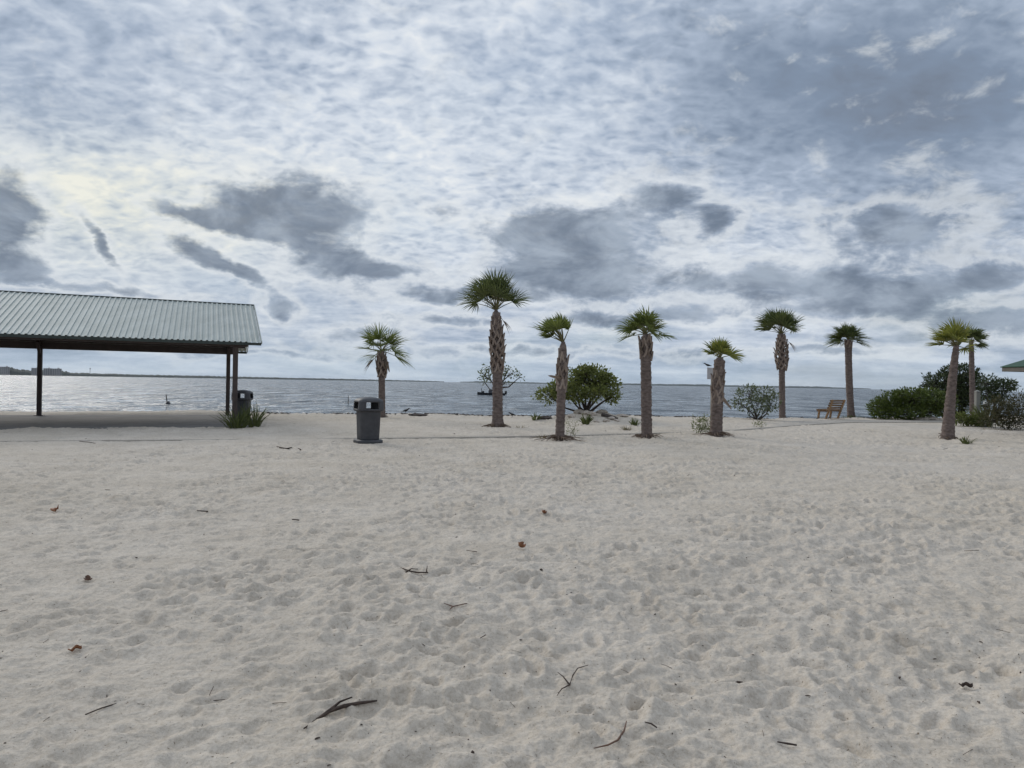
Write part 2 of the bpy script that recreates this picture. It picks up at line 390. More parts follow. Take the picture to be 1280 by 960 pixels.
# ------------------------------------------------------------------ pavilion
def build_pavilion():
    yaw = .408; Wd = 8.17; ze, zr = 2.66, 4.19
    fr = Vector((-7.80, 22.0, 0)); a = Vector((-math.cos(yaw), -math.sin(yaw), 0)); b = Vector((-math.sin(yaw), math.cos(yaw), 0))
    Lt = 15.0
    r = empty('picnic_pavilion', fr, 0, 'long open picnic pavilion with ribbed pale green metal roof on dark posts', 'pavilion')
    P = lambda s, t, z: a * s + b * t + Vector((0, 0, z))
    # ribbed roof: trapezoid profile along s
    pitch = .158; prof = []
    s = -.0
    while s < Lt:
        prof += [(s, .0), (s + .060, .0), (s + .078, .027), (s + .122, .027), (s + .140, 0)]; s += pitch
    prof = [(q, h) for q, h in prof if q <= Lt]
    sl = (zr - ze) / (Wd / 2)
    for side, nm in ((0, 'roof'), (1, 'roof')):
        mb = MB(); rows = []
        for t in (0, Wd / 2):
            tt = t if side == 0 else Wd - t
            z = ze + sl * t
            rows.append([P(q, tt, z + h) for q, h in prof])
        n = len(prof); mb.add(rows[0] + rows[1], [((i, i + 1, n + i + 1, n + i) if side else (i + 1, i, n + i, n + i + 1)) for i in range(n - 1)])
        rf = mb.build('roof', M['roof'], r)
        so = rf.modifiers.new('t', 'SOLIDIFY'); so.thickness = .006; so.offset = -1
    mb = MB(); mb.bar(P(-.02, Wd / 2 + .02, zr + .014), P(Lt, Wd / 2 + .02, zr + .014), .06, .06); mb.build('ridge_notch_dark', M['ridge'], r)  # dark bar added behind the ribs as the shade in their open ends
    # trims, beams
    mb = MB(); mb.bar(P(-.02, -.03, ze - .045), P(Lt, -.03, ze - .045), .035, .085); mb.build('eave_trim', M['ridge'], r)
    mb = MB(); mb.bar(P(-.02, Wd + .03, ze - .045), P(Lt, Wd + .03, ze - .045), .035, .085); mb.build('eave_trim', M['ridge'], r)
    for side in (0, 1):
        mb = MB(); t0 = 0 if side == 0 else Wd
        mb.bar(P(-.035, t0, ze + .0), P(-.035, Wd / 2, zr + .0), .03, .09); mb.build('rake_trim', M['roof'], r)
    mb = MB(); mb.bar(P(.35, .42, ze - .02), P(Lt, .42, ze - .02), .14, .2); mb.build('beam', M['steel'], r)
    mb = MB(); mb.bar(P(.35, Wd - .5, ze - .02), P(Lt, Wd - .5, ze - .02), .14, .26); mb.build('beam', M['steel'], r)
    for k in range(1, 7):                         # purlins under each slope
        for side in (0, 1):
            t = k * Wd / 2 / 7; tt = t if side == 0 else Wd - t
            mb = MB(); z = ze + sl * t - .06; mb.bar(P(.08, tt, z), P(Lt, tt, z), .05, .09); mb.build('purlin', M['steel'], r)
    for s in (.70, 7.15, 13.6):
        mb = MB(); mb.bar(P(s, .3, ze - .0), P(s, Wd / 2, zr - .18), .12, .2); mb.bar(P(s, Wd - .3, ze - .0), P(s, Wd / 2, zr - .18), .12, .2)
        mb.build('rafter', M['steel'], r)
        for t in (.42, Wd - .5):
            mb = MB(); mb.bar(P(s, t, -.2), P(s, t, ze - .1), .15, .15, upv=b); ps = mb.build('post', M['steel'], r, bevel=.01)
            mb = MB(); mb.bar(P(s, t, .05), P(s, t, .075), .3, .3, upv=b); mb.build('base_plate', M['steel'], ps)
            if t > 1:
                mb = MB(); mb.bar(P(s, t, ze - .42), P(s, t - .5, ze + .1), .09, .09); mb.build('knee_brace', M['steel'], ps)
    # slab
    mb = MB(); mb.loft([[P(q, t, -.25) for q, t in ((-.1, .05), (Lt, .05), (Lt, Wd), (-.1, Wd))], [P(q, t, .05) for q, t in ((-.1, .05), (Lt, .05), (Lt, Wd), (-.1, Wd))]])
    mb.build('floor_slab', M['slab'], r, bevel=.01)
build_pavilion()

# second pavilion at the right edge: corner of a hipped green roof
def build_gazebo():
    tip = at(1250, 458.5, 26); vd = tip.xy.normalized(); rv = Vector((vd.y, -vd.x)); cx, cy = tip.x + rv.x * 4.8, tip.y + rv.y * 4.8
    r = empty('park_shelter', (cx, cy, 0), 0, 'shelter with green hipped roof reaching in at the right edge', 'pavilion')
    ang = [math.atan2(-rv.y, -rv.x) + k * math.pi / 2 for k in range(4)]; Rr = 4.8; ze = tip.z
    C = [Vector((math.cos(q) * Rr, math.sin(q) * Rr, ze)) for q in ang]
    mb = MB(); mb.add(C + [Vector((0, 0, ze + 1.75))], [(0, 1, 4), (1, 2, 4), (2, 3, 4), (3, 0, 4)]); o = mb.build('roof', M['roof_green'], r)
    so = o.modifiers.new('t', 'SOLIDIFY'); so.thickness = .03
    for k in range(4):
        mb = MB(); a_, b_ = C[k] * .985, C[(k + 1) % 4] * .985; a_.z = b_.z = ze - .10; mb.bar(a_, b_, .03, .15); mb.build('fascia', M['fascia'], r)
        p = C[k] * .74; mb = MB(); mb.bar((p.x, p.y, -.2), (p.x, p.y, ze + .25), .2, .2); mb.build('post', M['steel'], r)
    mb = MB(); mb.add([c * .975 - Vector((0, 0, c.z * .975 - ze + .165)) for c in C], [(0, 1, 2, 3)]); mb.build('soffit', M['soffit'], r)
build_gazebo()

# ------------------------------------------------------------------ trash cans
def sq_ring(h, z, n=40, p=5.0, ox=0, oy=0):
    out = []
    for i in range(n):
        t = 2 * math.pi * i / n; c, s = math.cos(t), math.sin(t); k = (abs(c) ** p + abs(s) ** p) ** (-1 / p)
        out.append(Vector((c * k * h + ox, s * k * h + oy, z)))
    return out
def trash_can(loc, rz, label):
    r = empty('trash_can', loc, rz, label, 'trash can', 'charcoal trash cans with hooded lids')
    mb = MB(); mb.loft([sq_ring(.30, -.02), sq_ring(.315, .0), sq_ring(.315, .055), sq_ring(.30, .075)]); mb.build('base_plate', M['plastic'], r, True)
    mb = MB(); mb.loft([sq_ring(.232, .07), sq_ring(.237, .10), sq_ring(.262, .78), sq_ring(.268, .80), sq_ring(.268, .82)], cap1=False)
    o = mb.build('body', M['plastic'], r, True); so = o.modifiers.new('t', 'SOLIDIFY'); so.thickness = .012
    mb = MB(); mb.loft([sq_ring(.245, .77), sq_ring(.25, .815), sq_ring(.24, .822), sq_ring(.22, .74)], cap0=False, cap1=True); mb.build('liner', M['bag'], o, True)
    # hood: lower band, four corner piers leaving an opening on each side, domed top
    n = 40; mb = MB()
    rings = [sq_ring(.272, .765), sq_ring(.318, .785), sq_ring(.325, .81), sq_ring(.325, .832), sq_ring(.315, 1.0), sq_ring(.312, 1.02), sq_ring(.295, 1.055), sq_ring(.25, 1.085, p=4), sq_ring(.17, 1.11, p=3), sq_ring(.08, 1.122, p=2.4)]
    def skip(k, i):
        if k != 3: return False
        return (i % 10) in (7, 8, 9, 0, 1, 2)
    mb.loft(rings, cap0=False, cap1=True, skip=skip)
    o = mb.build('hood', M['plastic'], r, True); so = o.modifiers.new('t', 'SOLIDIFY'); so.thickness = .02; so.offset = -1
    return r
p = on_ground(460, 553.5); p.z += .01; trash_can(p, R(30), 'charcoal square trash can with hooded lid alone on the open sand')
p = on_ground(304, 521.5); p = Vector((at(303, 500, 25).x, 25, 0.02)); trash_can(p, R(4), 'charcoal trash can half hidden behind the dark pavilion posts')

# ------------------------------------------------------------------ palms
WIND = Vector((-1, .15, 0))
def frond(mb, T, d, pl, L, droop, spread, nl, rng, wind, w0=.034):
    d = d.normalized()
    sd = d.cross(Vector((0, 0, 1)))
    if sd.length < .15: sd = Vector((rng.uniform(-1, 1), rng.uniform(-1, 1), 0))
    sd.normalize(); n = sd.cross(d).normalized()
    tw = rng.uniform(-.9, .9); sd, n = sd * math.cos(tw) + n * math.sin(tw), n * math.cos(tw) - sd * math.sin(tw)
    bend = Vector((0, 0, -1)) * droop * pl * .35 + wind * pl * .15
    P = T + d * pl + bend
    mb.tube([T, T + d * pl * .5 + bend * .25, P], [.02, .014, .010], 5, mi=1)
    d2 = (d + Vector((0, 0, -1)) * droop * .35 + wind * .2).normalized()
    for k in range(nl):
        u = -1 + 2 * (k + .5) / nl + rng.uniform(-.02, .02); ang = u * spread
        q = d2 * math.cos(ang) + sd * math.sin(ang) + n * (abs(u) * .28 + (.10 if k % 2 else -.04)); q.normalize()
        ll = L * (1 - .38 * u * u) * rng.uniform(.86, 1.06)
        ws = n.cross(q)
        if ws.length < .01: continue
        ws.normalize(); ws = (ws + n * rng.uniform(-.5, .5)).normalized()
        sag = Vector((0, 0, -1)) * droop * ll * rng.uniform(.5, 1.1) * .5 + wind * ll * .28 * rng.uniform(.5, 1.2)
        vs = []
        for t, ww in ((.03, .35), (.35, 1), (.68, .8), (1, .08)):
            c = P + q * ll * t + sag * (t ** 2.4); vs += [c - ws * w0 * ww * .5, c + ws * w0 * ww * .5]
        mb.add(vs, [(0, 1, 3, 2), (2, 3, 5, 4), (4, 5, 7, 6)], 0)
def dead_stub(r, p, d, L, w):
    mb = MB(); d = Vector(d).normalized(); sd = d.cross(Vector((0, 1, 0))).normalized()
    rings = []
    for t, k in ((0, 1.0), (.4, .75), (.8, .5), (1, .15)):
        c = Vector(p) + d * L * t + Vector((0, 0, -.12 * L * t * t)); u = sd * w * k; v = Vector((0, 1, 0)) * .03 * k
        rings.append([c - u - v, c + u - v, c + u * .8 + v, c - u * .8 + v])
    mb.loft(rings); return mb.build('broken_frond', M['dead'], r)
def palm(base_px, Y, top_px, wb, wm, boots, bootw, crown, label, bend=0.0, seed=1, fm='frond', rootw=1.0, topw=None, stubs=(), ringed=False, hang=()):
    rng = random.Random(seed); k = Y / FPX
    B = at(*base_px, Y); B.z = G(B.x, Y) - .05
    T = at(*top_px, Y)
    r = empty('palm_tree', B, 0, label, 'palm tree', 'sabal palms on the beach')
    Tl = T - B; Hh = Tl.z
    def path(t): return Tl * t + Vector((bend * 4 * t * (1 - t), 0, 0))
    def rad(t):
        h = t * Hh
        rb = wb * k / 2; rm = wm * k / 2
        q = rm + (rb - rm) * math.exp(-h / .28)
        if topw: q = q + (topw * k / 2 - rm) * t
        return q
    s0, s1 = boots if boots else (2, 2)
    nr = int(Hh / .045); mb = MB()
    pts = [path(i / nr) for i in range(nr + 1)]
    tcap = min(1, (s1 if boots else 1) + .0)
    rads = []
    for i in range(nr + 1):
        t = i / nr; q = rad(t)
        if boots and t > s0: q = q * .92
        if boots and t > s1: q = .05 + (q - .05) * max(0, 1 - (t - s1) / max(.02, (1 - s1)) * 1.1)
        if not boots and t > .96: q *= .9
        rads.append(q * (1 + .045 * math.sin(i * 2.1) * rng.uniform(.4, 2.0)))
    mb.tube(pts, rads, 22, jit=lambda a, b: 1 + rng.uniform(-.06, .07))
    mb.build('trunk', M['trunk'], r, True)
    if boots:                                   # crossed stubs of old leaf stalks
        mb = MB(); h0, h1 = s0 * Hh, s1 * Hh; nb = max(10, int((h1 - h0) * 26 * max(.7, bootw * k / .45)))
        for i in range(nb):
            f = i / max(1, nb - 1); h = h0 + (h1 - h0) * f; t = h / Hh
            ph = i * 2.39996 + rng.uniform(-.1, .1); c = path(t)
            ex = bootw * k / 2 * (math.sin(math.pi * min(1, .22 + f * .72)) ** .55 if not ringed else .95) * rng.uniform(.93, 1.06)
            out = lambda an, q, z: path(min(1, max(0, (h + z) / Hh))) + Vector((math.cos(an) * q, math.sin(an) * q, 0))
            tip = out(ph, ex * 1.03, .10 + rng.uniform(0, .05)); mid = out(ph, ex * .92, .0)
            for sg in (-1, 1):
                ft = out(ph + sg * .62, ex * .80, -.17)
                mb.tube([ft, mid + (ft - mid) * .35, tip], [.034, .036, .026], 5)
            if rng.random() < .22: mb.tube([mid, tip, out(ph + rng.uniform(-.1, .1), ex * 1.22, .17)], [.03, .026, .016], 5)
        mb.build('leaf_bases', M['boot'], r)
    # crown
    mb = MB(); C = crown
    for i in range(C['n']):
        f = (i + .5) / C['n']; az = i * 2.39996 + rng.uniform(-.25, .25)
        el = C['lo'] + (C['hi'] - C['lo']) * (f ** C.get('pw', .8)) + rng.uniform(-.12, .12)
        d = Vector((math.cos(az) * math.cos(el), math.sin(az) * math.cos(el), math.sin(el))) + WIND * C.get('wind', .0) + Vector(C.get('lean', (0, 0, 0)))
        sc = rng.uniform(.8, 1.14) * C['R'] * 1.16
        frond(mb, Tl + Vector((0, 0, -.02)), d, sc * C.get('pf', .45), sc * (1 - C.get('pf', .45)) * 1.12, C.get('droop', .5), C.get('spread', 1.45), C.get('nl', 30), rng, WIND * C.get('wind', 0) * .6, C.get('w', .034))
    mb.build('crown', [M[fm], M['petiole']], r)
    for (dx, dy, dz, sc) in hang:             # withered fronds hanging under the crown
        hb = MB(); frond(hb, Tl - Vector((0, 0, .06)), Vector((dx, dy, dz)), .4 * sc, .6 * sc, .9, .55, 16, rng, Vector((0, 0, 0)), .03); hb.build('withered_frond', [M['dead'], M['dead']], r)
    for (sx, sy, dx, dz, L, wd) in stubs:
        q = at(sx, sy, Y) - B; q.y -= rad(.5) * .6; dead_stub(r, q, (dx, -.3, dz), L, wd)
    # root mat and litter round the foot
    mb = MB(); nrt = int(46 * rootw)
    for i in range(nrt):
        a = rng.uniform(0, 6.28); q0 = rads[0] * .8; L = .07 + .55 * rng.random() ** 2.5 * rootw
        p0 = Vector((math.cos(a) * q0, math.sin(a) * q0, .05 + rng.uniform(.02, .14))); 
        e = Vector((math.cos(a) * (q0 + L), math.sin(a) * (q0 + L), 0)); e.z = G(B.x + e.x, B.y + e.y) - B.z + rng.uniform(.0, .05)
        md = (p0 + e) / 2 + Vector((rng.uniform(-.05, .05), rng.uniform(-.05, .05), rng.uniform(0, .04)))
        mb.tube([p0, md, e], [.016, .011, .005], 4)
    if nrt: mb.build('root_mat', M['root'], r)
    return r
# P1 behind the can
palm((477.5, 523.5), 29.0, (477, 438), 9, 8, (.66, .99), 15, dict(n=18, R=1.12, lo=-.3, hi=1.35, droop=.42, wind=-.05, nl=28, pf=.42), 'small palm standing right behind the lone trash can', seed=11, rootw=.3, stubs=((484, 452, .35, -1, .42, .06),), hang=((-.8, -.3, -.55, .9), (.5, -.4, -.9, .7)))
# P2 tallest
palm((622, 535), 24.3, (620, 387), 18, 12.5, (.50, .95), 20, dict(n=26, R=1.29, lo=-.35, hi=1.45, droop=.45, wind=.24, nl=34, pf=.48, lean=(.05, 0, .85)), 'tallest palm, thick crisscross bark and a big dark crown, centre of the beach', seed=22, fm='frond_dark', rootw=.9, bend=.02, hang=((.7, -.3, -.6, .8),))
# P3
palm((699.5, 551), 19.4, (704, 427), 12.5, 11, (.55, .93), 15.5, dict(n=15, R=.78, lo=.1, hi=1.4, droop=.28, wind=.62, nl=28, pf=.52, lean=(.0, 0, .55)), 'palm with a broken frond stub, its crown blown left, before the round bush', seed=33, rootw=1.3, stubs=((701, 474, -.9, .35, .40, .055),))
# P4
palm((808.5, 548), 20.6, (807, 417), 14, 13, (.80, .965), 17.5, dict(n=16, R=.88, lo=-.3, hi=1.4, droop=.62, wind=.22, nl=30, pf=.44, lean=(.05, 0, .25)), 'palm with straight ringed trunk and drooping crown, right of the round bush', seed=44, rootw=.9, ringed=True, hang=((-.45, -.5, -1, .5), (.5, -.3, -1, .45)))
# P5 stubby
palm((895.5, 546), 21.9, (900, 447), 15.5, 14.5, (.42, .97), 16.5, dict(n=10, R=.62, lo=.0, hi=1.35, droop=.40, wind=.02, nl=26, pf=.40, w=.04, lean=(0, 0, .3)), 'short palm with sparse yellowing crown, beside the grey panel', seed=55, fm='frond_yellow', rootw=1.0, stubs=((901, 497, .8, -.9, .42, .06),), bend=-.03)
# P6
palm((978, 523.5), 35.0, (977, 417), 9.5, 7.2, (.62, .99), 17, dict(n=24, R=1.36, lo=-.1, hi=1.45, droop=.48, wind=.26, nl=34, pf=.47, w=.045, lean=(.05, 0, .45)), 'palm with bulging bark below a big dark crown, left of the wooden bench', seed=66, fm='frond_dark', rootw=.2, hang=((.6, -.4, -.5, 1.0), (-.3, -.5, -1, .6)))
# P7
palm((1064.5, 523), 37.3, (1060.5, 425), 12, 8, (.925, .995), 9.5, dict(n=22, R=.98, lo=-.3, hi=1.3, droop=.5, wind=.12, nl=30, pf=.36, w=.045, lean=(0, 0, .15)), 'slender dark trunked palm with a compact crown, right of the wooden bench', seed=77, fm='frond_dark', bend=-.04, rootw=.6, ringed=True)
# P8 leaning
palm((1184.5, 549.5), 22.4, (1195.5, 432), 16.5, 14.5, None, 8, dict(n=13, R=.80, lo=-.2, hi=1.4, droop=.35, wind=.5, nl=28, pf=.42, w=.04, lean=(0, 0, .2)), 'leaning bare trunked palm with yellow green crown, nearest at the right', seed=88, fm='frond_yellow', topw=7, rootw=.35, bend=-.03)
# P9
palm((1216.5, 525), 33.0, (1214, 427), 7.5, 7, None, 8, dict(n=13, R=.74, lo=-.2, hi=1.4, droop=.45, wind=-.12, nl=28, pf=.40, w=.045), 'thin palm behind the leaning palm, beside the pale post', seed=99, fm='frond_dark', topw=5.5, rootw=.3)

# ------------------------------------------------------------------ shrubs
def leaf_quad(mb, c, d, n, L, W):
    s = d.cross(n)
    if s.length < .01: return
    s.normalize()
    vs = [c, c + d * L * .4 - s * W * .5, c + d * L, c + d * L * .4 + s * W * .5]
    mb.add(vs, [(0, 1, 2, 3)])
def shrub(name, base_px, Y, clumps, tufts, per, leaf, label, cat, lm='leaf', seed=1, stems=3, trunk_r=.05, base_z=None, asp=.7, tr=.16, group=None, sub=3, fillz=0, th=.35):
    rng = random.Random(seed); k = Y / FPX
    B = at(*base_px, Y); B.z = (G(B.x, Y) - .05) if base_z is None else base_z
    r = empty(name, B, 0, label, cat, group)
    wood = MB(); lf = MB()
    tot = sum(c[2] * c[3] for c in clumps)
    if stems == 1: wood.tube([(0, 0, -.1), (.04, 0, th * .5), (0, 0, th + .05)], [trunk_r * 1.5, trunk_r * 1.2, trunk_r], 8)
    for ci, (cx, cy, rx, rz, dY) in enumerate(clumps):
        C = at(cx, cy, Y + dY) - B; a, c = rx * k, rz * k; b_ = min(a, 1.6) * .9
        st = Vector((rng.uniform(-1, 1), rng.uniform(-1, 1), 0)) * trunk_r * (1.2 if stems > 1 else .3) + Vector((0, 0, 0 if stems > 1 else min(th, C.z * .75)))
        mid = st.lerp(C, .5) + Vector((rng.uniform(-.15, .15), rng.uniform(-.15, .15), -.1 * C.length * rng.uniform(0, 1)))
        r0 = trunk_r * rng.uniform(.6, 1)
        wood.tube([st, st.lerp(mid, .5) + Vector((rng.uniform(-.05, .05), 0, 0)), mid, C], [r0, r0 * .8, r0 * .62, r0 * .3], 6)
        nt = max(3, int(tufts * rx * rz / tot))
        for t in range(nt):
            while True:
                u = Vector((rng.uniform(-1, 1), rng.uniform(-1, 1), rng.uniform(-1, 1)))
                if .05 < u.length < 1: break
            u = u.normalized() * (u.length ** .45)
            p = C + Vector((u.x * a, u.y * b_, u.z * c))
            if p.z < .12 + fillz: p.z = .12 + fillz + rng.random() * .1
            if t % sub == 0:
                q = C + Vector((u.x * a * .3, u.y * b_ * .3, u.z * c * .2)); 
                wood.tube([mid.lerp(C, rng.uniform(.3, 1)), q.lerp(p, .5) + Vector((0, 0, rng.uniform(-.04, .04))), p], [r0 * .26, r0 * .18, r0 * .09], 4)
            od = Vector((u.x, u.y, u.z * .8 + .35)).normalized()
            for j in range(per):
                o = Vector((rng.gauss(0, 1), rng.gauss(0, 1), rng.gauss(0, .75))) * tr * .5
                d = (od * .8 + o.normalized() * .9 + Vector((rng.uniform(-.3, .3), rng.uniform(-.3, .3), rng.uniform(-.3, .3)))).normalized()
                nn = Vector((rng.uniform(-1, 1), rng.uniform(-1, 1), rng.uniform(.1, 1.4))).normalized()
                leaf_quad(lf, p + o, d, nn, leaf * rng.uniform(.7, 1.25), leaf * asp * rng.uniform(.8, 1.1))
    wood.build('branches', M['wood_dark'], r, True)
    lf.build('foliage', M[lm], r)
    return r
# B1 round bush
shrub('seaside_bush', (733, 516), 29.5, [(738, 474, 20, 13, 0), (705, 486, 17, 10, -.3), (686, 494, 13, 7, 0), (757, 480, 15, 12, .2), (764, 495, 9, 8, -.2), (720, 494, 13, 7, -.5), (744, 490, 16, 8, -.6), (748, 465, 12, 7, .3), (717, 472, 12, 8, .2), (731, 463, 9, 5, 0)], 520, 12, .12,
      'round leafy green bush with dark crooked trunk on the pale mound', 'bush', 'leaf', 5, 3, .075)
# B2 sparse shrub
shrub('seaside_shrub', (946, 525), 33.0, [(935, 491, 14, 8, 0), (955, 493, 14, 8, .1), (924, 503, 9, 6, 0), (948, 503, 14, 7, -.2), (964, 503, 9, 9, 0), (936, 512, 9, 5, 0), (955, 513, 9, 4, 0)], 180, 8, .13,
      'sparse grey green shrub with open branches, left of the bulging palm', 'shrub', 'leaf_grey', 6, 6, .05, asp=.5)
# young tree standing behind the tallest palm
shrub('mangrove_sapling', (624, 520), 35.0, [(603, 466, 8, 4, 0), (612, 458, 6, 4, 0), (611, 471, 9, 4, 0), (640, 466, 7, 5, 0), (634, 463, 5, 5, 0), (650, 471, 4, 4, 0), (632, 476, 6, 3, 0), (606, 478, 7, 2.5, 0), (618, 462, 6, 5, 0)], 70, 7, .13,
      'thin sparsely leaved young tree half hidden behind the tallest palm', 'tree', 'leaf_grey', 7, 1, .06, asp=.55, th=1.75)
# right thicket
shrub('mangrove_bush', (1140, 525), 36.5, [(1098, 508, 13, 9, 0), (1118, 502, 18, 12, 0), (1140, 499, 20, 13, -.3), (1160, 500, 20, 13, 0), (1108, 517, 16, 6, -.3), (1132, 515, 20, 7, -.5), (1158, 514, 16, 6, 0), (1178, 505, 14, 14, .2)], 900, 12, .14,
      'wide low mangrove bush with bright green outer leaves, left end of the thicket', 'bush', 'leaf_mangrove', 8, 8, .06, asp=.5)
shrub('mangrove_tree', (1200, 524), 38.5, [(1180, 476, 22, 10, 0), (1200, 468, 22, 12, 0), (1212, 482, 16, 16, 0), (1190, 492, 24, 13, 0), (1165, 484, 12, 7, 0), (1208, 502, 16, 12, 0)], 620, 12, .15,
      'tall dark mangrove rising in the thicket behind the leaning palm', 'tree', 'leaf_dark', 9, 5, .09, asp=.5)
shrub('mangrove_tree', (1247, 528), 36.0, [(1235, 478, 14, 7, 0), (1255, 482, 14, 7, 0), (1232, 492, 12, 8, 0), (1262, 480, 8, 5, 0), (1246, 494, 12, 8, 0)], 230, 10, .14,
      'flat topped dark tree behind the palmetto clump at the right edge', 'tree', 'leaf_dark', 10, 4, .06, asp=.5)
shrub('thicket_shrub', (1214, 533), 30.5, [(1206, 524, 10, 6, 0), (1222, 527, 12, 6, -.2), (1196, 522, 7, 4, .3)], 130, 9, .11, 'low green weedy shrub at the foot of the thin palm', 'shrub', 'leaf', 12, 5, .025)
shrub('thicket_shrub', (1258, 535), 29.0, [(1246, 510, 14, 12, 0), (1262, 518, 14, 14, -.3), (1276, 512, 14, 20, 0), (1240, 524, 14, 9, -.2), (1270, 528, 14, 7, -.4)], 380, 9, .11, 'brownish tangled shrub at the right edge under the shelter roof', 'shrub', 'leaf_brown', 13, 6, .03, asp=.4)
shrub('weedy_shrub', (877, 541), 22.6, [(872, 530, 8, 8, 0), (884, 528, 7, 9, 0), (878, 538, 10, 5, 0)], 90, 7, .07, 'pale green wispy shrub at the left foot of the short palm', 'shrub', 'leaf_pale', 14, 5, .014, asp=.5, tr=.1)
shrub('weedy_shrub', (716, 545), 20.2, [(711, 530, 4, 5, 0), (719, 534, 4, 6, 0), (714, 540, 5, 4, 0)], 34, 6, .05, 'thin pale weed right of the palm with the broken frond', 'shrub', 'leaf_pale', 15, 4, .010, asp=.45, tr=.1)
shrub('weedy_shrub', (949, 535.5), 27.0, [(946, 532, 5, 3, 0), (951, 530, 3, 3, 0)], 20, 6, .07, 'tiny pale weed on the sand below the sparse shrub', 'shrub', 'leaf_pale', 16, 4, .010, asp=.45, tr=.1)

def tuft(name, base_px, Y, n, h, spread, label, cat='grass', mt='blade', seed=1, w=.02, lean=0):
    rng = random.Random(seed); B = at(*base_px, Y); B.z = G(B.x, Y) - .03; mb = MB()
    for i in range(n):
        a = rng.uniform(0, 6.28); q = rng.random() ** .6; L = h * rng.uniform(.5, 1.1); out = spread * q * rng.uniform(.4, 1.2)
        o = Vector((math.cos(a), math.sin(a), 0)); b0 = o * spread * .28 * rng.random(); s = Vector((-o.y, o.x, 0)).lerp(Vector((1, 0, 0)), .5).normalized()
        vs = []
        for t, ww in ((0, .7), (.35, 1), (.7, .8), (1, .1)):
            c = b0 + o * out * t ** 1.3 + Vector((lean * t * t, 0, L * (t - .42 * q * t * t)))
            vs += [c - s * w * ww / 2, c + s * w * ww / 2]
        mb.add(vs, [(0, 1, 3, 2), (2, 3, 5, 4), (4, 5, 7, 6)])
    return tag(mb.build(name, M[mt], loc=B), label, cat)
tuft('grass_clump', (296, 537.5), 21.3, 120, .85, .95, 'big spiky green grass clump at the foot of the pavilion corner post', seed=1, w=.028)
tuft('grass_clump', (318, 534.5), 21.9, 70, 1.0, .55, 'taller upright grass clump just right of the corner post clump', seed=2, w=.028)
tuft('grass_clump', (669, 521.5), 28.5, 40, .42, .42, 'small dark spiky clump left of the broken frond palm', seed=3, w=.03)
tuft('grass_clump', (732, 525), 26.5, 90, .50, .34, 'leafy green clump at the front of the pale mound', seed=4, w=.05)
tuft('grass_clump', (793, 526), 26.0, 60, .42, .38, 'grass clump behind the left foot of the straight ringed palm', seed=5, w=.025)
tuft('grass_clump', (783, 536.5), 23.5, 45, .22, .40, 'low dry yellow clump on the sand left of the ringed palm', mt='blade_dry', seed=6, w=.02)
tuft('grass_clump', (829, 541), 22.5, 26, .10, .4, 'sparse dry tuft on the sand right of the ringed palm', mt='blade_dry', seed=7, w=.016)
tuft('grass_clump', (1066, 525.5), 37.0, 120, .32, .85, 'low dark grass round the foot of the slender palm by the bench', seed=8, w=.03)
tuft('grass_clump', (1032, 524.5), 36.8, 70, .30, .6, 'dry grass growing under the wooden bench', mt='blade_dry', seed=9, w=.03)
tuft('grass_clump', (1208, 558), 20.5, 46, .34, .36, 'small grey green spiky plant on the sand right of the leaning palm', seed=10, w=.024, lean=.05)
tuft('grass_clump', (1232, 532), 30.0, 110, 1.3, .8, 'tall palmetto like clump between the pale post and right edge', seed=11, w=.05)
tuft('grass_clump', (650, 536), 24.0, 24, .16, .4, 'short dry grass by the right foot of the tallest palm', mt='blade_dry', seed=12, w=.016)
tuft('grass_clump', (678, 545), 20.3, 40, .2, .4, 'dry grass litter left of the palm with the broken frond', mt='blade_dry', seed=13, w=.014)

# ------------------------------------------------------------------ rocks, driftwood
def rock(px, py, Y, sx, sy, sz, seed, label, mt='rock', name='rock', group=None, zoff=0):
    rng = random.Random(seed); B = at(px, py, Y); B.z = G(B.x, Y) + zoff
    rings = []
    for k in range(7):
        f = k / 6; e = math.sin(math.pi * (.12 + f * .86)) ** .6
        rings.append([Vector((math.cos(i * .5236) * sx * e * rng.uniform(.6, 1.1), math.sin(i * .5236) * sy * e * rng.uniform(.6, 1.1), sz * (f * 1.3 - .3) * rng.uniform(.9, 1.1))) for i in range(12)])
    mb = MB(); mb.loft(rings); return tag(mb.build(name, M[mt], loc=B), label, 'rock' if name == 'rock' else 'driftwood', group)
ROCKS = [(724, 517, 29, .26, .2, .17), (733, 516, 28.6, .20, .2, .16), (740, 518, 28.5, .22, .2, .14), (752, 516, 29.3, .3, .2, .2), (765, 519, 28.2, .22, .2, .12), (778, 518, 29, .3, .2, .10), (715, 519, 28.3, .2, .16, .13), (758, 521, 27.6, .16, .14, .10), (746, 521, 27.4, .13, .12, .09), (771, 520, 27.8, .14, .12, .09)]
for i, q in enumerate(ROCKS): rock(*q, 40 + i, 'pale rubble stone in the mound under the round bush', group='pale stones of the mound')
for i, (x, y, s) in enumerate(((1148, 523, .3), (1156, 522, .26), (1166, 523, .34), (1174, 522, .22))): rock(x, y, 36.2, s, s, s * .6, 60 + i, 'pale stone lying under the low mangrove bush', group='pale stones under the mangrove')
rock(523, 521.5, 30.5, .5, .25, .11, 71, 'dark flat driftwood hump at the waterline right of the can', 'drift', 'driftwood')
rock(681, 521, 28.7, .34, .2, .14, 72, 'short grey log beside the small spiky clump', 'drift', 'driftwood')
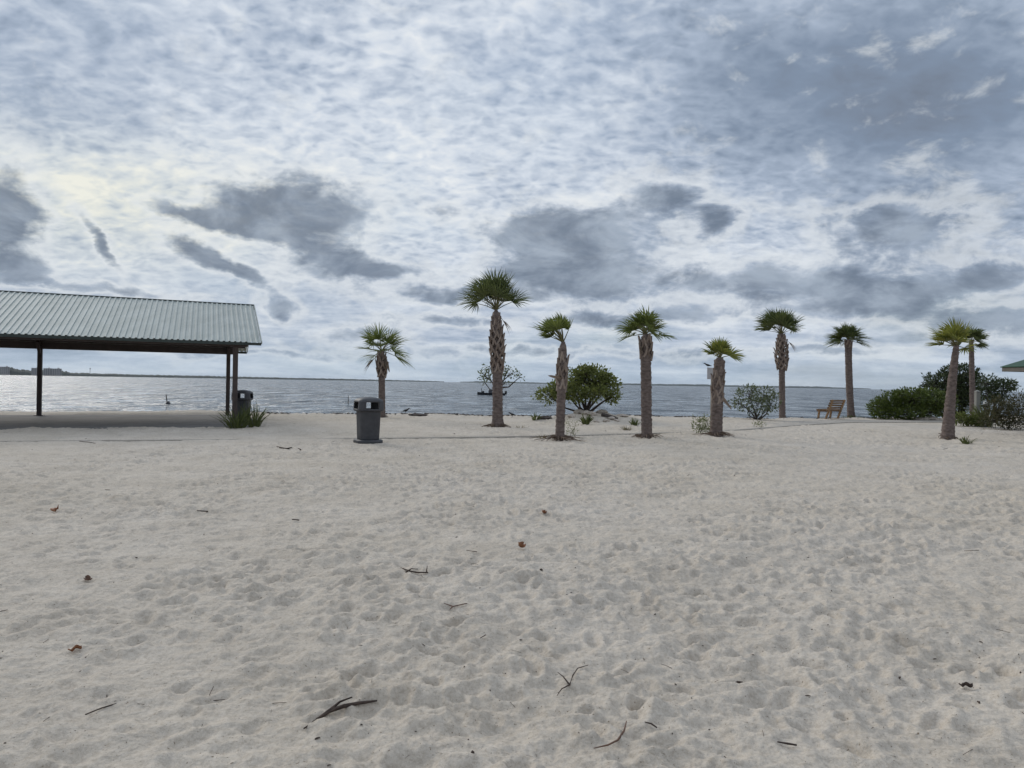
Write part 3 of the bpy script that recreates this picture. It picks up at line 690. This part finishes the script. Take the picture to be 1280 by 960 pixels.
def log(pts, rads, label, mt='drift', name='driftwood', cat='driftwood', side=()):
    P0 = pts[0]; mb = MB(); rng = random.Random(len(label))
    mb.tube([p - P0 for p in pts], rads, 8, jit=lambda a, b: 1 + rng.uniform(-.18, .18))
    for sp, sr in side: mb.tube([p - P0 for p in sp], sr, 6, jit=lambda a, b: 1 + rng.uniform(-.15, .15))
    return tag(mb.build(name, M[mt], loc=P0, smooth=True), label, cat)
def gp(x, y, lift=.01):
    p = on_sand(x, y); p.z += lift; return p
a = at(752, 520.5, 28.4); b = at(768, 521, 28.2); c = at(772, 523, 28.0)
for q in (a, b, c): q.z = G(q.x, q.y) + .08
log([a, b, c], [.07, .06, .04], 'dark driftwood branch at the right end of the pale mound')
def twig(px, rad, label, side=(), mt='twig', lift=.016, name='twig'):
    P = [gp(x, y, lift) for x, y in px]; n = len(P); rr = [rad * .72 * (.22 + .78 * math.sin(math.pi * (i + .35) / n)) for i in range(n)]
    S = []
    for s, q in side:
        SP = [gp(x, y, lift + .01 * i) for i, (x, y) in enumerate(s)]; S.append((SP, [q * (1 - .6 * i / (len(SP) - 1)) for i in range(len(SP))]))
    log(P, rr, label, mt, name, 'twig', S)
twig([(380, 915), (396, 904), (411, 893), (430, 887), (448, 883), (471, 880)], .013, 'long curved dark stick lying nearest on the sand, bottom left', [([(411, 893), (425, 884), (440, 881)], .008), ([(396, 904), (412, 897), (430, 890)], .008)])
twig([(501, 712), (511, 716), (521, 718), (535, 718)], .010, 'forked dark twig with a raised reddish tip, mid left', [([(507, 718), (514, 715), (522, 717)], .007), ([(533, 718), (534, 711)], .006)])
twig([(555, 757), (566, 761), (584, 757)], .006, 'small reddish Y shaped twig below the forked dark one', [([(566, 761), (562, 767)], .005)], 'twig_red')
twig([(696, 874), (702, 865), (712, 860), (716, 848), (722, 839), (735, 835)], .005, 'thin wiry dark tendril curled on the sand below the middle', [([(712, 860), (704, 852), (697, 849)], .004)])
twig([(742, 940), (760, 936), (772, 930), (780, 918), (783, 906)], .006, 'thin reddish bent root at the bottom edge', [], 'twig_red')
twig([(806, 907), (814, 909), (821, 914)], .006, 'short dark twig right of the bent reddish root')
twig([(972, 932), (984, 934), (996, 936)], .007, 'short dark twig near the bottom edge, right of centre')
twig([(365, 651), (374, 652)], .012, 'tiny dark twig on the sand below the pavilion corner')
twig([(346, 559), (358, 562), (368, 560), (376, 563)], .028, 'brown stick on the sand left of the can')
twig([(583, 690), (596, 692)], .006, 'small thin twig left of the curled brown leaf')
twig([(600, 801), (607, 797)], .005, 'tiny dark twig above the long curved stick')
twig([(246, 640), (260, 641)], .012, 'small dark twig on the sand at the left')
def fallen(px, py, s, label, seed, mt='leaf_fallen'):
    rng = random.Random(seed); P = gp(px, py, .015); mb = MB(); n = 9; rows = []
    for j in range(5):
        v = (j - 2) / 2; row = []
        for i in range(n):
            u = i / (n - 1); wv = math.sin(math.pi * (.05 + .9 * u)) ** .7 * .42
            row.append(Vector(((u - .5) * s, v * wv * s, abs(v) ** 1.6 * s * .30 + .12 * s * math.sin(u * 7 + seed) + .12 * s)))
        rows.append(row)
    fs = [(j * n + i, j * n + i + 1, j * n + n + i + 1, j * n + n + i) for j in range(4) for i in range(n - 1)]
    mb.add([q for r_ in rows for q in r_], fs); mb.tube([(s * .45, 0, .1 * s), (s * .8, .1 * s, .02)], [.003, .002], 4)
    o = mb.build('fallen_leaf', M[mt], loc=P, smooth=True); o.rotation_euler = (.5, .1, seed)
    so = o.modifiers.new('t', 'SOLIDIFY'); so.thickness = .0015
    return tag(o, label, 'leaf')
fallen(650, 686, .09, 'curled brown leaf on the sand in the middle', 1)
fallen(679, 643, .08, 'smaller reddish leaf behind the curled brown one', 2)
fallen(1210, 863, .05, 'dark curled leaf on the sand at lower right', 3, 'twig')
fallen(96, 816, .05, 'orange brown leaf fragment at lower left', 4)
fallen(71, 640, .11, 'pale orange leaf on the sand at far left', 5)
fallen(110, 727, .05, 'russet leaf fragment at left, behind the orange brown one', 6, 'twig_red')

# litter scattered over the sand: uncountable
def litter():
    rng = random.Random(9); mb = MB()
    for i in range(1300):
        y = 560 + 400 * rng.random() ** 1.1 if i < 850 else rng.uniform(526, 562); x = rng.uniform(-80, 1360); p = gp(x, y, .003)
        s = .0011 * math.exp(rng.gauss(.35, .55)) * (1 + p.y * .12); a = rng.uniform(0, 6.3); d = Vector((math.cos(a), math.sin(a), rng.uniform(-.1, .3)))
        L = s * rng.choice((.7, .9, 1.2, 1.6, 2.5, 5, 9)) * rng.uniform(.7, 1.3)
        mb.tube([p - d * L, p + Vector((rng.uniform(-.4, .4) * s, rng.uniform(-.4, .4) * s, s * .3)), p + d * L], [s * .4, s * rng.uniform(.45, .9), s * .3] if L < s * 3.5 else [s * .25] * 3, 5)
    tag(mb.build('beach_litter', M['twig']), 'tiny dark bits of plant litter scattered over the sand', 'litter', kind='stuff')
litter()
def wrack():
    rng = random.Random(19); mb = MB()
    for i in range(900):
        x = rng.uniform(-12, 22); 
        if vnoise(x * .35, 0 * x, 55) < -.18 and rng.random() < .8: continue
        y = float(crest(x)) - .25 + rng.gauss(0, .16); z = G(x, y) + .015; s = rng.uniform(.014, .042)
        a = rng.uniform(0, 6.3); d = Vector((math.cos(a), math.sin(a) * .5, rng.uniform(0, .25))); p = Vector((x, y, z))
        mb.tube([p - d * s * 2, p + Vector((0, 0, s * .6)), p + d * s * 2], [s * .3, s * .6, s * .2], 4)
    tag(mb.build('seaweed', M['drift']), 'dark line of washed up seaweed along the edge of the beach', 'seaweed', kind='stuff')
wrack()

# ------------------------------------------------------------------ bench
def bench():
    B = on_ground(1040, 524.5); r = empty('park_bench', (B.x, B.y, G(B.x, B.y) - .02), R(34), 'weathered orange brown slatted wooden bench facing the water', 'bench')
    # local: +y is the way the sitter faces, back at -y
    W = 1.25
    for s in (-1, 1):
        mb = MB(); x = s * (W / 2 - .12); mb.bar((x, .02, .0), (x, -.34, .95), .12, .06, upv=(0, 1, .3)); mb.build('back_post', M['plank'], r, bevel=.006)
        mb = MB(); mb.bar((x, .42, 0), (x, .36, .44), .09, .07, upv=(0, 1, 0)); mb.build('leg', M['plank'], r)
        mb = MB(); mb.bar((x, -.18, .40), (x, .50, .40), .05, .09); mb.build('seat_rail', M['plank_dark'], r)
    for k in range(5):
        t = .46 + k * .122; y = .02 - .36 * t + .055; z = .95 * t
        mb = MB(); mb.bar((-W / 2, y, z), (W / 2, y, z), .03, .085, upv=(0, -.35, 1)); mb.build('back_slat', M['plank_dark'], r, bevel=.004)
    for k in range(4):
        mb = MB(); y = -.06 + k * .155; mb.bar((-W / 2, y, .462), (W / 2, y, .462), .125, .035); mb.build('seat_slat', M['plank_dark'], r, bevel=.004)
bench()

# ------------------------------------------------------------------ sign panel, posts, birds
def bird(loc, rz, s, label, name='bird'):
    sec = [(-.16, .02, .012, .006), (-.10, .03, .03, .018), (-.03, .05, .05, .04), (.04, .06, .05, .045), (.09, .09, .034, .034), (.12, .12, .028, .03), (.15, .125, .02, .02), (.175, .12, .008, .007), (.21, .115, .002, .002)]
    mb = MB(); mb.loft([[Vector((math.cos(i * .785) * w, y, z + math.sin(i * .785) * h)) * s for i in range(8)] for y, z, w, h in sec])
    for sg in (-1, 1): mb.tube([Vector((sg * .02, .0, .02)) * s, Vector((sg * .02, .01, -.075)) * s, Vector((sg * .02, .05, -.08)) * s], .005 * s, 4)
    o = mb.build(name, M['bird'], smooth=True, loc=loc); o.rotation_euler = (0, 0, rz)
    for sg in (-1, 1):
        wg = MB(); wg.loft([[Vector((sg * (.045 + math.cos(i * 1.05) * .010), y + math.sin(i * 1.05) * .035, z)) * s for i in range(6)] for y, z in ((.03, .085), (.0, .06), (-.05, .035), (-.12, .02))]); wg.build('wing', M['bird'], o)
    return tag(o, label, 'bird')
def sign():
    Y = 23.2; b = at(889.5, 541, Y); z0 = G(b.x, Y); t = at(889.5, 459.5, Y); lo = at(889.5, 474, Y)
    r = empty('sign_board', (b.x, Y, z0), R(6), 'plain grey panel on a post, seen left of the short palm', 'sign')
    mb = MB(); mb.bar((0, .03, -.2), (0, .03, t.z - z0 - .02), .07, .07, upv=(0, 1, 0)); mb.build('post', M['post_pale'], r)
    w = 16 * Y / FPX; mb = MB(); mb.box((.015, -.02, (t.z + lo.z) / 2 - z0), (w, .025, t.z - lo.z)); mb.build('panel', M['sign'], r, bevel=.01)
    bird((at(885, 459, Y).x, Y, t.z + .035), R(70), .8, 'small dark bird perched on the grey panel')
sign()
q = at(507, 518, 31.5); q.z = G(q.x, q.y) + .1; bird(q, R(-70), 1.15, 'dark bird standing at the waterline near the driftwood hump')
q = at(640.5, 522, 31.2); q.z = G(q.x, q.y) + .09; bird(q, R(100), 1.0, 'dark bird on the beach edge right of the tallest palm')

def pale_post():
    b = at(1221, 530, 30.8); z = G(b.x, b.y); t = at(1221, 490, 30.8).z
    mb = MB(); mb.box((0, 0, (t - z) / 2 - .1), (.17, .17, t - z + .2)); r = mb.build('post', M['post_pale'], loc=(b.x, b.y, z), bevel=.01)
    tag(r, 'square pale post standing right of the thin palm', 'post')
    mb = MB(); mb.loft([sq_ring(.10, t - z, 16), sq_ring(.10, t - z + .03, 16), sq_ring(.01, t - z + .09, 16)]); mb.build('cap', M['post_pale'], r)
    b = at(1223.8, 531, 29.8); b.x += .25; z = G(b.x, b.y); h = at(1224, 501, 29.8).z - z
    r = empty('bollard_lamp', (b.x, b.y, z), 0, 'small bollard lamp with pale head and dark band beside the pale post', 'lamp')
    mb = MB(); mb.tube([(0, 0, -.1), (0, 0, h - .28)], .05, 12); mb.build('stem', M['grey'], r)
    mb = MB(); mb.tube([(0, 0, h - .28), (0, 0, h - .18)], .085, 12); mb.build('band', M['bag'], r)
    mb = MB(); mb.tube([(0, 0, h - .18), (0, 0, h - .03), (0, 0, h)], [.075, .075, .03], 12); mb.build('head', M['lamp'], r, True)
pale_post()

# in the water
def stake(px, py, Y, h, tilt, label, rad=.05, blob=True):
    b = at(px, py, Y); r = empty('stake', (b.x, b.y, WATER_Z), 0, label, 'stake')
    mb = MB(); mb.tube([(0, 0, -.4), (tilt, 0, h)], [rad, rad * .8], 8); mb.build('pole', M['wood_dark'], r)
    if blob:
        mb = MB(); mb.loft([sq_ring(.08, -.1, 12, 2), sq_ring(.19, 0, 12, 2), sq_ring(.18, .1, 12, 2), sq_ring(.08, .22, 12, 2)]); mb.build('float', M['hull'], r, True)
def wy(px, py): 
    return ground(px, py, WATER_Z).y
stake(210, 505, wy(210, 505), .8, -.18, 'leaning dark stake with a float in the water behind the pavilion', .045)
stake(435.5, 504.5, wy(435.5, 504.5), .8, -.03, 'thin faint stake in the water left of the can', .04, False)

def boat():
    Y = wy(614, 493.8); c = at(614, 493.8, Y); k = Y / FPX; L = 35 * k
    r = empty('skiff', (c.x, c.y, WATER_Z), 0, 'low dark skiff on the water behind the tallest palm', 'boat')
    rings = []
    for f, w, h in ((0, .62, .40), (.15, .68, .38), (.45, .72, .36), (.75, .52, .42), (.92, .22, .50), (1, .03, .55)):
        x = -L / 2 + L * f if False else L / 2 - L * f
        rings.append([Vector((x, -w * .6, -.15)), Vector((x, -w, h)), Vector((x, w, h)), Vector((x, w * .6, -.15))])
    mb = MB(); mb.loft(rings); mb.build('hull', M['hull'], r, bevel=.03)
    mb = MB(); mb.box((-.15, 0, .62), (.7, .6, .55)); mb.box((-.35, 0, 1.0), (.06, .55, .35)); mb.build('console', M['grey'], r, bevel=.03)
    mb = MB(); mb.box((-L * .30, 0, .55), (.5, .9, .35)); mb.tube([(-L * .33, 0, .6), (-L * .36, 0, 1.25)], .06, 6); mb.build('bow_seat', M['hull'], r, bevel=.03)
    mb = MB(); mb.box((.75, 0, .50), (.4, .9, .35)); mb.build('rear_seat', M['hull'], r, bevel=.03)
    mb = MB(); mb.loft([sq_ring(.13, .1, 12, 3), sq_ring(.2, .45, 12, 3), sq_ring(.22, .7, 12, 3), sq_ring(.12, .82, 12, 3)]); o = mb.build('outboard_motor', M['bag'], r, True); o.location = (L / 2 + .12, 0, 0)
boat()

# ------------------------------------------------------------------ sky
SUN_AZ, SUN_EL = R(-43), R(27)
world = bpy.data.worlds.new('World'); scene.world = world; world.use_nodes = True
def build_sky():
    nt = world.node_tree; N = nt.nodes; L = nt.links; N.clear()
    out = N.new('ShaderNodeOutputWorld'); bg = N.new('ShaderNodeBackground'); L.new(bg.outputs[0], out.inputs[0])
    K = .10; bg.inputs[1].default_value = K
    sky = N.new('ShaderNodeTexSky'); sky.sky_type = 'NISHITA'; sky.sun_disc = False; sky.sun_elevation = SUN_EL; sky.sun_rotation = SUN_AZ; sky.air_density = 1.2; sky.dust_density = 1.5
    tc = N.new('ShaderNodeTexCoord')
    def val(x):
        return x
    def mth(op, a, b=None, c=None, clamp=False):
        n = N.new('ShaderNodeMath'); n.operation = op; n.use_clamp = clamp
        for i, q in enumerate((a, b, c)):
            if q is None: continue
            if isinstance(q, (int, float)): n.inputs[i].default_value = q
            else: L.new(q, n.inputs[i])
        return n.outputs[0]
    def vec(x, y, z=0.0):
        n = N.new('ShaderNodeCombineXYZ')
        for i, q in enumerate((x, y, z)):
            if isinstance(q, (int, float)): n.inputs[i].default_value = q
            else: L.new(q, n.inputs[i])
        return n.outputs[0]
    def noise(v, sc, det=4, rough=.55, dist=0):
        n = N.new('ShaderNodeTexNoise'); n.inputs['Scale'].default_value = sc; n.inputs['Detail'].default_value = det; n.inputs['Roughness'].default_value = rough; n.inputs['Distortion'].default_value = dist
        L.new(v, n.inputs['Vector']); return n.outputs['Fac']
    def ss(a, b, x):
        n = N.new('ShaderNodeMapRange'); n.interpolation_type = 'SMOOTHSTEP'; n.inputs[1].default_value = a; n.inputs[2].default_value = b; L.new(x, n.inputs[0]); return n.outputs[0]
    def mixc(f, a, b):
        n = N.new('ShaderNodeMix'); n.data_type = 'RGBA'
        if isinstance(f, (int, float)): n.inputs[0].default_value = f
        else: L.new(f, n.inputs[0])
        for i, q in ((6, a), (7, b)):
            if isinstance(q, tuple): n.inputs[i].default_value = (*q, 1)
            else: L.new(q, n.inputs[i])
        return n.outputs[2]
    sp = N.new('ShaderNodeSeparateXYZ'); L.new(tc.outputs['Generated'], sp.inputs[0]); X, Y, Z = sp.outputs
    az = mth('ARCTAN2', X, Y); el = mth('ARCSINE', Z); zc = mth('MAXIMUM', Z, 0)
    den = mth('ADD', zc, .32); q = vec(mth('DIVIDE', X, den), mth('DIVIDE', Y, den))
    ae = vec(az, el)
    # warped angular coordinates give the cumulus their ragged edges
    wn = N.new('ShaderNodeTexNoise'); wn.inputs['Scale'].default_value = 11; wn.inputs['Detail'].default_value = 6; wn.inputs['Roughness'].default_value = .6
    aes = vec(az, mth('MULTIPLY', el, 1.7)); L.new(aes, wn.inputs['Vector'])
    wv = N.new('ShaderNodeVectorMath'); wv.operation = 'SUBTRACT'; L.new(wn.outputs['Color'], wv.inputs[0]); wv.inputs[1].default_value = (.5, .5, .5)
    ws = N.new('ShaderNodeVectorMath'); ws.operation = 'MULTIPLY_ADD'; L.new(wv.outputs[0], ws.inputs[0]); ws.inputs[1].default_value = (.075, .045, 0); L.new(ae, ws.inputs[2])
    wae = ws.outputs[0]
    def blobs(lst, src):
        acc = None
        for (x, y, rx, ry, amp, tilt) in lst:
            d = ray(x, y); d = d / np.linalg.norm(d); a = math.atan2(d[0], d[1]); e = math.asin(d[2]); kx = 1 / FPX * math.cos(a) ** 1.5; ky = 1 / FPX * math.cos(a)
            mp = N.new('ShaderNodeMapping'); mp.vector_type = 'TEXTURE'; mp.inputs['Location'].default_value = (a, e, 0); mp.inputs['Rotation'].default_value = (0, 0, R(tilt)); mp.inputs['Scale'].default_value = (rx * kx, ry * ky, 1)
            L.new(src, mp.inputs[0])
            ln = N.new('ShaderNodeVectorMath'); ln.operation = 'DOT_PRODUCT'; L.new(mp.outputs[0], ln.inputs[0]); L.new(mp.outputs[0], ln.inputs[1])
            g = mth('EXPONENT', mth('MULTIPLY', ln.outputs['Value'], -.9)); g = mth('MULTIPLY', g, amp)
            acc = g if acc is None else mth('ADD', acc, g)
        return acc
    # --- high altocumulus sheet
    qm = N.new('ShaderNodeMapping'); qm.inputs['Rotation'].default_value = (0, 0, R(-24)); qm.inputs['Scale'].default_value = (1, 1.35, 1); L.new(q, qm.inputs[0])
    c1 = noise(qm.outputs[0], 19, 5, .55, .4); c2 = noise(q, 3.4, 4, .55, .3); c3 = noise(qm.outputs[0], 46, 3, .5, .3); c4 = noise(q, .9, 2)
    t = mth('ADD', mth('ADD', mth('MULTIPLY', c1, .55), mth('MULTIPLY', c2, .50)), mth('ADD', mth('MULTIPLY', c3, .18), mth('MULTIPLY', c4, .30)))
    wq = N.new('ShaderNodeVectorMath'); wq.operation = 'MULTIPLY_ADD'; wn2 = N.new('ShaderNodeTexNoise'); wn2.inputs['Scale'].default_value = 9; wn2.inputs['Detail'].default_value = 3; L.new(q, wn2.inputs['Vector']); L.new(wn2.outputs['Color'], wq.inputs[0]); wq.inputs[1].default_value = (.12, .12, 0); L.new(qm.outputs[0], wq.inputs[2])
    vo = N.new('ShaderNodeTexVoronoi'); vo.feature = 'SMOOTH_F1'; vo.inputs['Scale'].default_value = 25; vo.inputs['Smoothness'].default_value = .7; vo.inputs['Detail'].default_value = 1.5; vo.inputs['Roughness'].default_value = .5; L.new(wq.outputs[0], vo.inputs['Vector'])
    t = mth('ADD', t, mth('MULTIPLY', mth('SUBTRACT', vo.outputs['Distance'], .50), .36))
    t = mth('SUBTRACT', t, .765)                      # about -0.25 .. 0.25
    fadeh = ss(.05, .22, el)
    t = mth('MULTIPLY', t, mth('ADD', mth('MULTIPLY', fadeh, .75), .35))
    glow = blobs([(110, 262, 270, 80, .23, 0), (280, 225, 260, 50, .06, 0), (420, 180, 420, 120, .10, -8), (560, 120, 240, 120, .08, 0), (900, 330, 120, 30, .10, 0), (760, 410, 420, 35, .02, 0)], ae)
    shade = blobs([(1140, 125, 230, 100, .60, -8), (960, 60, 160, 60, .18, 0), (90, 60, 200, 80, .20, 10), (1130, 290, 130, 60, .15, 0), (820, 170, 240, 80, .10, 0), (1240, 380, 140, 60, .12, 0), (130, 160, 150, 50, .10, 0)], wae)
    smooth = mth('SUBTRACT', 1, mth('MINIMUM', mth('MULTIPLY', shade, 1.35), .72))
    soft = mth('SUBTRACT', noise(q, 4.2, 6, .55, .3), .5)
    v = mth('ADD', mth('ADD', .515, mth('ADD', mth('MULTIPLY', soft, .44), mth('MULTIPLY', mth('MULTIPLY', t, .84), smooth))), mth('SUBTRACT', glow, mth('MULTIPLY', shade, .62)))
    # --- low bands near the horizon
    hb = noise(vec(mth('MULTIPLY', az, 3.0), mth('MULTIPLY', el, 26)), 1.5, 5, .6, .3)
    low = mth('SUBTRACT', 1, ss(.02, .17, el))
    v = mth('ADD', v, mth('MULTIPLY', mth('MULTIPLY', mth('SUBTRACT', hb, .49), 1.55), low))
    rp = N.new('ShaderNodeValToRGB'); e = rp.color_ramp.elements
    e[0].position = .0; e[0].color = (.135, .16, .205, 1); e[1].position = 1; e[1].color = (.68, .70, .715, 1)
    for p_, c_ in ((.25, (.176, .226, .305)), (.5, (.312, .371, .465)), (.75, (.51, .56, .63))): e.new(p_).color = (*c_, 1)
    L.new(v, rp.inputs[0]); hi = rp.outputs[0]
    # warm light through the sheet round the hidden sun
    warm = blobs([(80, 262, 280, 90, .85, 0), (260, 250, 260, 60, .4, 0), (300, 400, 400, 30, .10, 0)], ae)
    wm = N.new('ShaderNodeMix'); wm.data_type = 'RGBA'; wm.blend_type = 'MULTIPLY'; L.new(mth('MULTIPLY', warm, mth('MULTIPLY', v, 1.0), clamp=True), wm.inputs[0]); L.new(hi, wm.inputs[6]); wm.inputs[7].default_value = (1.0, .975, .865, 1)
    hi = wm.outputs[2]
    # thin gaps let the blue sky through
    sc = N.new('ShaderNodeVectorMath'); sc.operation = 'SCALE'; L.new(hi, sc.inputs[0]); sc.inputs['Scale'].default_value = 1 / K
    gap = mth('MULTIPLY', ss(.50, .70, noise(q, 1.1, 3, .5, .4)), .30)
    cl = N.new('ShaderNodeVectorMath'); cl.operation = 'MINIMUM'; L.new(sky.outputs[0], cl.inputs[0]); cl.inputs[1].default_value = (.44 / K, .53 / K, .62 / K)
    colr = mixc(gap, sc.outputs[0], cl.outputs[0])
    # --- low grey cumulus
    cu = [(8, 270, 42, 50, 1.1, 0), (18, 335, 40, 16, 1.0, 0), (390, 260, 78, 32, 1.2, 0), (310, 262, 60, 20, .95, -10), (225, 262, 46, 10, .8, -8), (325, 290, 60, 9, .6, -14),
          (252, 315, 40, 17, 1.05, -18), (305, 342, 36, 9, .8, -30), (415, 325, 52, 22, 1.05, 0), (485, 334, 40, 12, .9, 0), (345, 385, 26, 14, .8, 0), (545, 262, 28, 14, .55, 0), (120, 298, 46, 10, 1.0, -58),
          (735, 295, 70, 40, 1.1, 0), (650, 290, 46, 26, .9, 0), (690, 335, 90, 14, .6, 0), (835, 245, 56, 26, .8, -8), (905, 278, 34, 20, .75, 0), (560, 368, 110, 12, .75, 0), (440, 420, 60, 10, .6, 0), (120, 362, 160, 9, .7, 0), (560, 402, 80, 10, .7, 0),
          (735, 350, 110, 22, .8, 0), (960, 352, 120, 26, .85, 0), (1110, 366, 90, 22, .8, 0), (1230, 345, 60, 20, .6, 0), (1120, 285, 90, 40, .8, 0), (1230, 400, 110, 18, .7, 0), (880, 395, 120, 12, .6, 0), (745, 402, 60, 14, .6, 0),
          (660, 440, 200, 7, .6, 0), (1040, 440, 160, 8, .55, 0), (300, 440, 200, 6, .5, 0)]
    f = blobs(cu, wae)
    fn = noise(aes, 14, 7, .62, .3)
    fm = mth('ADD', f, mth('MULTIPLY', mth('SUBTRACT', fn, .5), 1.5))
    mask = mth('MULTIPLY', ss(.34, .88, fm), .90)
    rim = mth('MULTIPLY', mth('SUBTRACT', ss(.05, .36, fm), ss(.36, .6, fm)), .5)
    colr = mixc(rim, colr, (.62 / K, .645 / K, .66 / K))
    colr = mixc(mth('MULTIPLY', mth('SUBTRACT', 1, ss(.0, .075, el)), .55), colr, (.375 / K, .455 / K, .535 / K))
    body = noise(aes, 9, 5, .6, .4)
    dark = mixc(ss(.36, .66, body), (.118, .152, .205), (.28, .33, .40))
    ds = N.new('ShaderNodeVectorMath'); ds.operation = 'SCALE'; L.new(dark, ds.inputs[0]); ds.inputs['Scale'].default_value = 1 / K
    colr = mixc(mask, colr, ds.outputs[0])
    # an overcast sky is brightest overhead
    zb = mth('ADD', 1, mth('MULTIPLY', ss(.50, 1.15, el), .5))
    fin = N.new('ShaderNodeVectorMath'); fin.operation = 'SCALE'; L.new(colr, fin.inputs[0]); L.new(zb, fin.inputs['Scale'])
    L.new(fin.outputs[0], bg.inputs[0])
build_sky()
sd = bpy.data.lights.new('sun', 'SUN'); sd.energy = 1.2; sd.angle = R(26); sd.color = (1, .95, .87)
so = bpy.data.objects.new('sun', sd); COL.objects.link(so)
dv = Vector((math.sin(SUN_AZ) * math.cos(R(27)), math.cos(SUN_AZ) * math.cos(R(27)), math.sin(R(27))))
so.rotation_euler = dv.to_track_quat('Z', 'Y').to_euler(); so.location = dv * 50

vs = scene.view_settings; vs.view_transform = 'Standard'; vs.look = 'None'; vs.gamma = 1; vs.exposure = .33; vs.use_curve_mapping = False
scene.cycles.max_bounces = 6; scene.cycles.use_denoising = True

def haze():
    mb = MB(); mb.box((0, 0, 18.5), (26000, 26000, 45)); hm = bpy.data.materials.new('air'); hm.use_nodes = True; N = hm.node_tree.nodes; N.clear()
    o = N.new('ShaderNodeOutputMaterial'); v = N.new('ShaderNodeVolumePrincipled'); v.inputs['Color'].default_value = (.80, .88, .96, 1); v.inputs['Density'].default_value = 3.5e-5; v.inputs['Anisotropy'].default_value = .2
    hm.node_tree.links.new(v.outputs[0], o.inputs['Volume']); tag(mb.build('haze', hm), 'pale haze softening the far shore', 'haze', kind='stuff')
haze()
